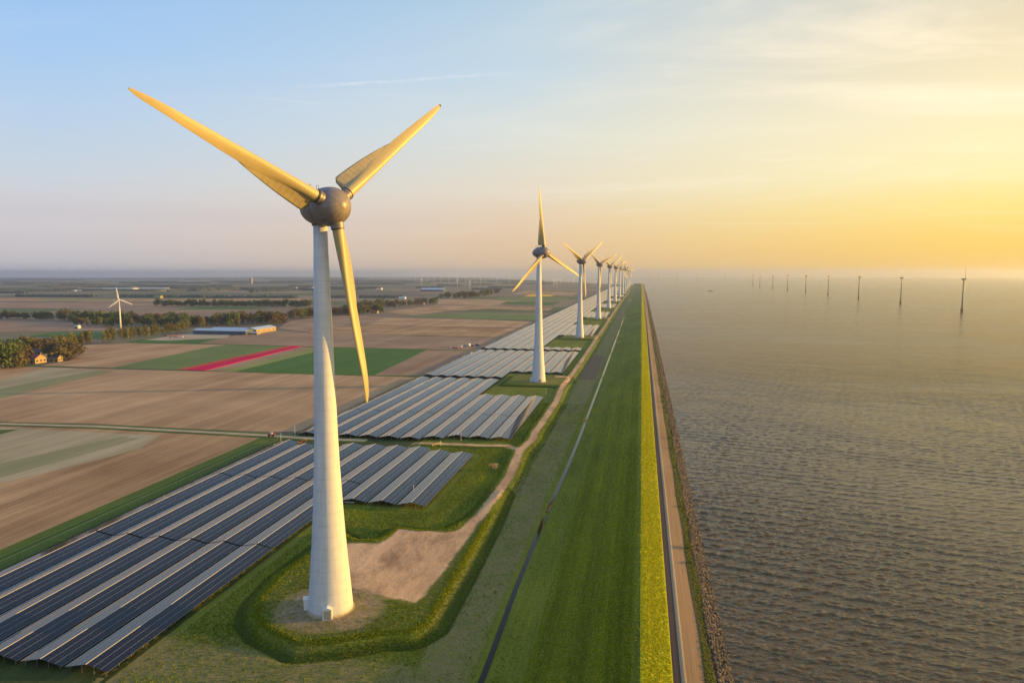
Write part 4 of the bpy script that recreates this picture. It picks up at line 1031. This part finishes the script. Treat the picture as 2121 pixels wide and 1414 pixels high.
# far woods: one mass
def far_woods():
    r = np.random.default_rng(3); v = []; f = []
    def clump(x, y, L, d, h, a):
        K = max(3, int(L/9)); c, s = math.cos(a), math.sin(a)
        for i in range(K*6):
            u = r.uniform(-L/2, L/2); q = r.uniform(-d/2, d/2); hh = h*r.uniform(0.55, 1.15)
            px_, py_ = x+u*c-q*s, y+u*s+q*c; z0 = -drop(px_, py_)
            w2 = r.uniform(3, 7); k = len(v); n_ = 5
            for lv, (zz_, rr_) in enumerate(((0, 0.8), (0.45, 1.0), (0.8, 0.7), (1.0, 0.25))):
                for t in range(n_):
                    an = 2*math.pi*t/n_+lv*0.6; jr = w2*rr_*r.uniform(0.8, 1.2)
                    v.append((px_+math.cos(an)*jr, py_+math.sin(an)*jr, z0+hh*zz_))
            for lv in range(3):
                for t in range(n_): f.append((k+lv*n_+t, k+lv*n_+(t+1) % n_, k+(lv+1)*n_+(t+1) % n_, k+(lv+1)*n_+t))
            f.append(tuple(k+3*n_+t for t in range(n_)))
    # long lines seen between y 574 and 616
    for (xa, ya, xb, yb_) in [(37,614,198,615),(249,615,372,615.5),(373,616,430,616),(430,617,616,617),(684,617,735,617),(745,617,835,617),(0,607,60,607),(0,604,150,603)]:
        (x0, y0), (x1, y1) = G(xa, ya), G(xb, yb_); L = math.hypot(x1-x0, y1-y0); a = math.atan2(y1-y0, x1-x0)
        clump((x0+x1)/2, (y0+y1)/2, L, 30, 14, a)
    for _ in range(95):
        py = 574.3+30*r.uniform(0, 1)**1.5; px = r.uniform(-60, 1060 if py < 590 else 900)
        if px > 600 and py > 600: continue
        if px > 960 and py < 579: continue
        x, y = G(px, py); d = math.hypot(x, y)
        if d > 26000: continue
        clump(x, y, r.uniform(0.04, 0.16)*d, r.uniform(20, 60), r.uniform(10, 15)*(1+d/30000), r.normal(0.0, 0.15) if r.uniform() < 0.8 else 1.4)
    for px, py in [(1060,587),(1090,588),(1125,588),(1000,590),(930,592),(890,596),(1040,596),(1010,600),(1070,583),(1110,583),(1320,590)]:
        x, y = G(px, py); clump(x, y, 220 if px < 1300 else 60, 60, 13, r.normal(0, 0.1))
    o = mk('distant_woods', v, f, far_w); tag(o, 'dark hedges and woods scattered over the far polder fields', 'woods', kind='stuff')
far_woods()
# shrubs on the dike foot
sh = []
for i, (px, py) in enumerate([(1376,820),(1378,830),(1381,842),(1385,905),(1379,852),(1369,795),(1366,786),(1365,778),(1364,770),(1363,762),(1371,805),(1361,748),(1360,735),(1359,722),(1355,705),(1354,697),(1353,690),(1352,682),(1350,672),(1349,664),(1390,925),(1397,965),(1412,1045),(1425,1130),(1434,1160)]):
    x, y = G(px, py, 7.5); x = 20.1+random.uniform(-0.3, 0.5)
    cm, tm = random.choice(KIND['bush']); e = empty('shrub', (x, y, 6.2-drop(x, y)), random.uniform(0, 6)); s = random.uniform(0.6, 1.25); e.scale = (s, s, s)
    a = bpy.data.objects.new('foliage', cm); C.objects.link(a); a.parent = e
    b_ = bpy.data.objects.new('stem', tm); C.objects.link(b_); b_.parent = e
    sh.append((y, e))
for i, (y, e) in enumerate(sorted(sh, key=lambda q: q[0])): tag(e, f'yellow-green shrub at the rock edge of the dike, {nth(i+1)} from the camera', 'shrub', 'shrubs along the rocks')
x, y = G(1023, 968, 1); cm, tm = KIND['bush'][1]; e = empty('shrub', (x, y, 0.7)); e.scale = (1.5, 1.5, 1.5)
a = bpy.data.objects.new('foliage', crown_mesh('foliage', 2.2, 2.8, 260, 'bush', plain('dry_twigs', (0.45, 0.33, 0.16), 0.9), 0.22, 55)); C.objects.link(a); a.parent = e
a = bpy.data.objects.new('stem', tm); C.objects.link(a); a.parent = e
tag(e, 'lone dry straw-coloured bush on the grass behind the right solar block', 'shrub')

# ------------------------------------------------------------------ buildings
def barn(name, x0, x1, y0, y1, he, hr, along, wm, rm, label, cat='barn', doors=3):
    cx, cy = (x0+x1)/2, (y0+y1)/2; e = empty(name, (cx, cy, 0.2-drop(cx, cy)))
    a, b_, c, d = x0-cx, x1-cx, y0-cy, y1-cy
    MB().box(a, b_, c, d, -0.5, he).build('walls', wm, e)
    g_ = MB()
    # gable ends closed under the roof
    g_.gable(a+0.02, b_-0.02, c+0.02, d-0.02, 0, he, hr-0.15, along); g_.build('gables', wm, e)
    o_ = 0.6; r_ = MB(); t_ = 0.25
    if along == 'X':
        ym = 0
        for s in (-1, 1):
            ye = s*((d-c)/2+o_); v = [(a-o_, ye, he-0.1), (b_+o_, ye, he-0.1), (b_+o_, 0, hr), (a-o_, 0, hr)]; v += [(p, q, z+t_) for p, q, z in v]
            r_.add(v, [(0,3,2,1),(4,5,6,7),(0,1,5,4),(1,2,6,5),(2,3,7,6),(3,0,4,7)])
    else:
        for s in (-1, 1):
            xe = s*((b_-a)/2+o_); v = [(xe, c-o_, he-0.1), (xe, d+o_, he-0.1), (0, d+o_, hr), (0, c-o_, hr)]; v += [(p, q, z+t_) for p, q, z in v]
            r_.add(v, [(0,3,2,1),(4,5,6,7),(0,1,5,4),(1,2,6,5),(2,3,7,6),(3,0,4,7)])
    r_.build('roof', rm, e)
    for i in range(doors):
        q = (i+0.5)/doors
        xx = a+(b_-a)*q; MB().box(xx-1.8, xx+1.8, c-0.08, c-0.005, 0, min(4, he*0.7)).build('door', dark_m, e)
        yy = c+(d-c)*q; MB().box(b_+0.005, b_+0.08, yy-1.2, yy+1.2, he*0.35, he*0.65).build('window', glass_d, e)
    tag(e, label, cat); return e
barn('barn', -838, -728, 1160, 1186, 7, 10, 'X', bluewall, paleroof, 'long low barn with dark blue walls and pale sheet roof', doors=5)
barn('barn', -822, -732, 1190, 1216, 7, 10, 'X', bluewall, paleroof, 'second long pale-roofed barn directly behind the dark blue one', doors=4)
barn('barn', -750, -724, 1190, 1262, 7.5, 11, 'Y', tanwall, paleroof, 'tall tan barn with pale roof at the right end of the barn group', doors=4)
barn('store_building', -728, -712, 1172, 1186, 3.2, 4.2, 'X', brickw, paleroof, 'low sunlit lean-to building in front of the tan barn', 'building', 2)
fx, fy = G(72, 752)
barn('farm_barn', fx-26, fx+7, fy-6, fy+11, 6.5, 11.5, 'X', brickw, redroof, 'yellow brick farm barn with dark red roof among trees at left', doors=3)
fx2, fy2 = G(66, 737)
barn('shed', fx2-18, fx2+14, fy2, fy2+14, 5, 8, 'X', bluewall, darkroof, 'dark blue roofed shed behind the red-roofed farm barn', 'shed', 3)
fx3, fy3 = G(112, 749)
barn('farmhouse', fx3-7, fx3+6, fy3, fy3+8, 5, 8.5, 'X', brickw, darkroof, 'small yellow farmhouse half hidden in the grove right of the farm barn', 'house', 2)
for (px, py, w_, h_, wm, rm, lb) in [(775,649,18,5,brickw,redroof,'sunlit yellow house with orange roof at the wood edge right of the tower'),
        (701,652,9,4,whitewall,darkroof,'small white house at the wood edge beside the tower'),
        (873,631,16,6,brickw,darkroof,'sunlit yellow house in the middle of the far wood edge'),
        (832,619,30,6,whitewall,paleroof,'white house before the straight far tree row'),
        (327,666,18,6,bluewall,redroof,'white-gabled house with red roof in the turbine wood'),
        (372,672,14,6,whitewall,darkroof,'pale house roof showing in the trees left of the barns'),
        (325,617.5,34,8,brickw,crop_l,'pale yellow-roofed shed in the far tree line'),
        (894,603,150,10,bluewall,paleroof,'long grey farm shed on far fields left of the Y turbine'),
        (784,600,40,10,whitewall,redroof,'white farmhouse on far fields just right of the tower'),
        (639,600,60,14,whitewall,darkroof,'bright white farm building just left of the tower'),
        (610,599,30,12,whitewall,darkroof,'small white farm building left of the bright one'),
        (158,680.5,8,5,whitewall,paleroof,'tiny white hut on the field left of the inland turbine')]:
    x, y = G(px, py); barn('house', x-w_/2, x+w_/2, y, y+w_*0.5+4, h_, h_+w_**0.5*0.8, 'X', wm, rm, lb, 'house', 2)
for (px, py, w_, lb) in [(205,600.5,150,'left white greenhouse block on the far fields'),(243,598.5,260,'long white greenhouse block behind the yellow flower field'),(312,598,230,'right white greenhouse block on the far fields'),(120,602.5,260,'low white greenhouse strip at far left')]:
    x, y = G(px, py); e = barn('greenhouse', x-w_/2, x+w_/2, y, y+60, 5, 7, 'X', whitewall, paleroof, lb, 'greenhouse', 0)
x, y = G(520, 588); e = empty('water_tower', (x, y, -drop(x, y))); MB().box(-14, 14, -10, 10, 0, 62).build('shaft', brickw, e); MB().box(-15, 15, -11, 11, 62, 66).build('cap', conc_m, e); tag(e, 'pale square tower rising from the far hazy town', 'tower')

# ------------------------------------------------------------------ site things
def container(px, py, w_, d, h_, m, name, label, cat, wheels=False):
    x, y = G(px, py); e = empty(name, (x, y, 0.35-drop(x, y)), random.uniform(-0.15, 0.15))
    MB().box(-w_/2, w_/2, -d/2, d/2, 0.15, h_).build('body', m, e)
    MB().box(-w_/2-0.1, w_/2+0.1, -d/2-0.1, d/2+0.1, h_+0.003, h_+0.2).build('roof', conc_m, e)
    MB().box(-w_/2+0.6, -w_/2+1.6, -d/2-0.06, -d/2-0.003, 0.2, h_*0.85).build('door', dark_m, e)
    MB().box(w_/2-2.6, w_/2-1.2, -d/2-0.06, -d/2-0.003, h_*0.4, h_*0.8).build('window', glass_d, e)
    tag(e, label, cat, 'site cabins and containers at the solar park corner')
container(953, 720, 6, 3, 3, whitewall, 'site_cabin', 'white site cabin in the middle of the solar park corner', 'cabin')
container(966, 717.5, 7, 3, 3.2, paleroof, 'site_cabin', 'grey-blue site cabin behind the white ones', 'cabin')
container(971, 717, 4, 5, 4, whitewall, 'site_cabin', 'tallest white sunlit cabin at the solar park corner', 'cabin')
container(944, 721.5, 8, 3, 1.8, red_m, 'skip_container', 'low dark red skip beside the white cabin', 'container')
container(989, 716, 7, 4, 3, blue_m, 'storage_container', 'dark blue storage container nearest the solar tables', 'container')
container(979, 717.5, 4, 3, 2.6, blue_m, 'storage_container', 'small blue container between white cabin and big blue one', 'container')
container(931, 721.5, 2.5, 2, 2, whitewall, 'toilet_cabin', 'tiny white toilet cabin at the left end of the site camp', 'cabin')
def post(px, py, h_, z, label, m=metal_w):
    x, y = G(px, py, z); e = empty('camera_post', (x, y, z))
    MB().tube((0, 0, -0.3), (0, 0, h_), 0.13, 0.09).build('pole', m, e); MB().box(-0.3, 0.3, -0.15, 0.15, h_+0.003, h_+0.3).build('camera', metal_w, e)
    MB().box(-0.3, 0.3, -0.3, 0.3, -0.1, 0.25).build('footing', conc_m, e)
    tag(e, label, 'post', 'camera posts around the solar park')
post(857, 1025, 5, 0.5, 'white camera post at the front corner of the right solar block')
post(582, 916, 6, 0.3, 'thin white camera post at the back left corner of the nearest block')
post(611, 901, 6.5, 0.3, 'white camera post beyond the track left of the big tower')
post(955, 911, 5, 0.9, 'white camera post on the track side of the far solar block')
post(912, 922, 3, 0.9, 'short post beside the timber gate on the track')
post(1131, 815, 5, 0.9, 'white camera post in front of the second turbine pad')
x, y = G(905, 921, 1); e = empty('timber_gate', (x, y, 1.0), R(60)); g_ = MB()
for zz_ in (0.3, 0.7, 1.1): g_.box(-4, 4, -0.05, 0.05, zz_, zz_+0.18)
g_.build('rails', wood_m, e)
for xx in (-4.1, 4.1): MB().box(xx-0.12, xx+0.12, -0.12, 0.12, -0.3, 1.5).build('gate_post', wood_m, e)
tag(e, 'pale timber gate standing across the track edge', 'gate')
# telehandler
def machine(x, y, rz, label, cols=(red_m, whitewall)):
    e = empty('telehandler', (x, y, 0.42), rz)
    MB().box(-2.2, 2.2, -1.0, 1.0, 0.7, 1.5).build('chassis', cols[0], e); MB().box(-0.6, 0.9, -0.95, 0.2, 1.5, 2.7).build('cab', cols[1], e)
    MB().tube((-2.0, 0.7, 1.7), (4.2, 0.7, 2.2), 0.2).build('boom', cols[0], e); MB().box(4.2, 5.2, 0.0, 1.4, 1.7, 2.0).build('fork', dark_m, e)
    for xx in (-1.5, 1.5):
        for yy in (-1.1, 1.1): MB().tube((xx, yy-0.2, 0.62), (xx, yy+0.2, 0.62), 0.62, n=14).build('wheel', rubber_m, e)
    tag(e, label, 'telehandler'); return e
x, y = G(562, 904); machine(x, y, 0.3, 'small red and white site machine parked on the gravel track')
def digger(x, y, rz, label):
    e = empty('excavator', (x, y, 0.3), rz)
    MB().box(-1.4, 1.4, -0.9, 0.9, 0.8, 1.7).build('body', orange_m, e); MB().box(-0.2, 1.2, -0.8, 0.1, 1.7, 2.7).build('cab', glass_d, e)
    for yy in (-0.95, 0.95): MB().box(-1.6, 1.6, yy-0.2, yy+0.2, 0.0, 0.65).build('crawler_track', rubber_m, e)
    b_ = MB(); b_.tube((1.2, 0.4, 1.5), (3.2, 0.4, 3.4), 0.17); b_.tube((3.2, 0.4, 3.4), (4.6, 0.4, 1.4), 0.14); b_.build('arm', orange_m, e)
    MB().box(4.3, 5.0, 0.0, 0.8, 0.6, 1.3).build('bucket', dark_m, e)
    tag(e, label, 'excavator')
x, y = G(621, 920); digger(x, y, 0.5, 'small orange excavator at the back end of the nearest solar block')
x, y = G(1275, 655, 1); digger(x, y, 2.0, 'excavator working by the path near the fourth turbine')
# rubble heap and implements on the farm yard
def heap(px, py, n, label):
    x0, y0 = G(px, py); e = empty('implement', (x0, y0, 0.5-drop(x0, y0)), random.uniform(0, 3))
    MB().box(-3, 3, -1.2, 1.2, 0.6, 1.6).build('frame', random.choice([red_m, orange_m, metal_w, blue_m]), e)
    for xx in (-2, 2): MB().tube((xx, -1.4, 0.6), (xx, 1.4, 0.6), 0.6, n=10).build('wheel', rubber_m, e)
    MB().tube((3, 0, 0.8), (5, 0, 0.6), 0.12).build('drawbar', metal_l, e)
    tag(e, label, 'farm implement', 'farm implements parked on the yard')
for i in range(9): heap(343+i*5+random.uniform(-1, 1), 696+random.uniform(-2.5, 4), 1, f'{nth(i+1)} parked farm implement from the left on the yard before the barns')
# concrete slabs by the solar end
for i in range(3):
    x, y = G(708+i*11, 1040+i*0.4, 0.6); e = empty('concrete_slab', (x, y, 0.75)); MB().box(-1.1, 1.1, -0.6, 0.6, 0, 0.35).build('slab', conc_m, e); MB().box(-0.3, 0.3, -0.1, 0.1, 0.353, 0.45).build('lifting_lug', metal_l, e)
    tag(e, f'{nth(i+1)} pale concrete slab from the tower, lying before the right solar block', 'slab', 'concrete slabs at the solar block end')
# perimeter fences
fence_m = plain('weathered_wire', (0.16, 0.16, 0.14), 0.7)
def fence(pts, z, label, step=3.5):
    e = empty('fence', (pts[0][0], pts[0][1], z)); ox_, oy_ = pts[0]; p_ = MB(); w2 = MB()
    for (xa, ya), (xb, yb_) in zip(pts, pts[1:]):
        L = math.hypot(xb-xa, yb_-ya); k = int(L/step)
        for i in range(k+1):
            x, y = xa+(xb-xa)*i/k-ox_, ya+(yb_-ya)*i/k-oy_; p_.box(x-0.03, x+0.03, y-0.03, y+0.03, -0.3, 1.9)
        for zz_ in (0.2, 1.0, 1.85): w2.tube((xa-ox_, ya-oy_, zz_), (xb-ox_, yb_-oy_, zz_), 0.010, n=4)
    o = p_.build('posts', fence_m, e); o['kind'] = 'stuff'; w2.build('wires', fence_m, e); tag(e, label, 'fence'); return e
fence([(-246.5, 430), (-246.5, 150), (-143, 150), (-143, 300)], 0.3, 'thin wire fence with posts around the nearest solar block')
fence([(-246.5, 444), (-246.5, 722), (-246.5, 1100)], 0.3, 'thin wire fence along the field side beyond the track')
# boat
x, y = G(1472, 603, WZ); e = empty('barge', (x, y, WZ-drop(x, y)), R(8))
h_ = MB(); h_.add([(-30,-4,0),(22,-4,0),(30,0,0),(22,4,0),(-30,4,0),(-30,-4.5,3),(24,-4.5,3),(34,0,4),(24,4.5,3),(-30,4.5,3)], [(4,3,2,1,0),(5,6,7,8,9),(0,1,6,5),(1,2,7,6),(2,3,8,7),(3,4,9,8),(4,0,5,9)]); h_.build('hull', dark_m, e)
MB().box(-27, -17, -3.5, 3.5, 3.0, 8).build('wheelhouse', redroof, e); MB().box(-10, 20, -3.5, 3.5, 3.0, 4.6).build('cargo_hatch', dark_m, e); MB().tube((-20, 0, 8), (-20, 0, 12), 0.25).build('mast', metal_w, e)
e.scale = (0.5, 0.7, 0.7); tag(e, 'small dark barge crossing the lake toward the offshore turbines', 'boat')

# ------------------------------------------------------------------ haze
HM = bpy.data.materials.new('haze_air'); HM.use_nodes = True; hn = NT(HM.node_tree); hn.n.clear()
ho = hn.new('ShaderNodeOutputMaterial'); pvn = hn.new('ShaderNodeVolumePrincipled')
pvn.inputs['Color'].default_value = (0.82, 0.88, 1.0, 1); pvn.inputs['Density'].default_value = 5.6e-5; pvn.inputs['Anisotropy'].default_value = 0.65
hn.l.new(pvn.outputs[0], ho.inputs['Volume'])
HB = MB().box(-46500, 46500, -4000, 46500, -310, 216).build('haze', HM); HB['kind'] = 'stuff'; HB['label'] = 'thin pale evening haze over the polder and lake'; HB['category'] = 'haze'
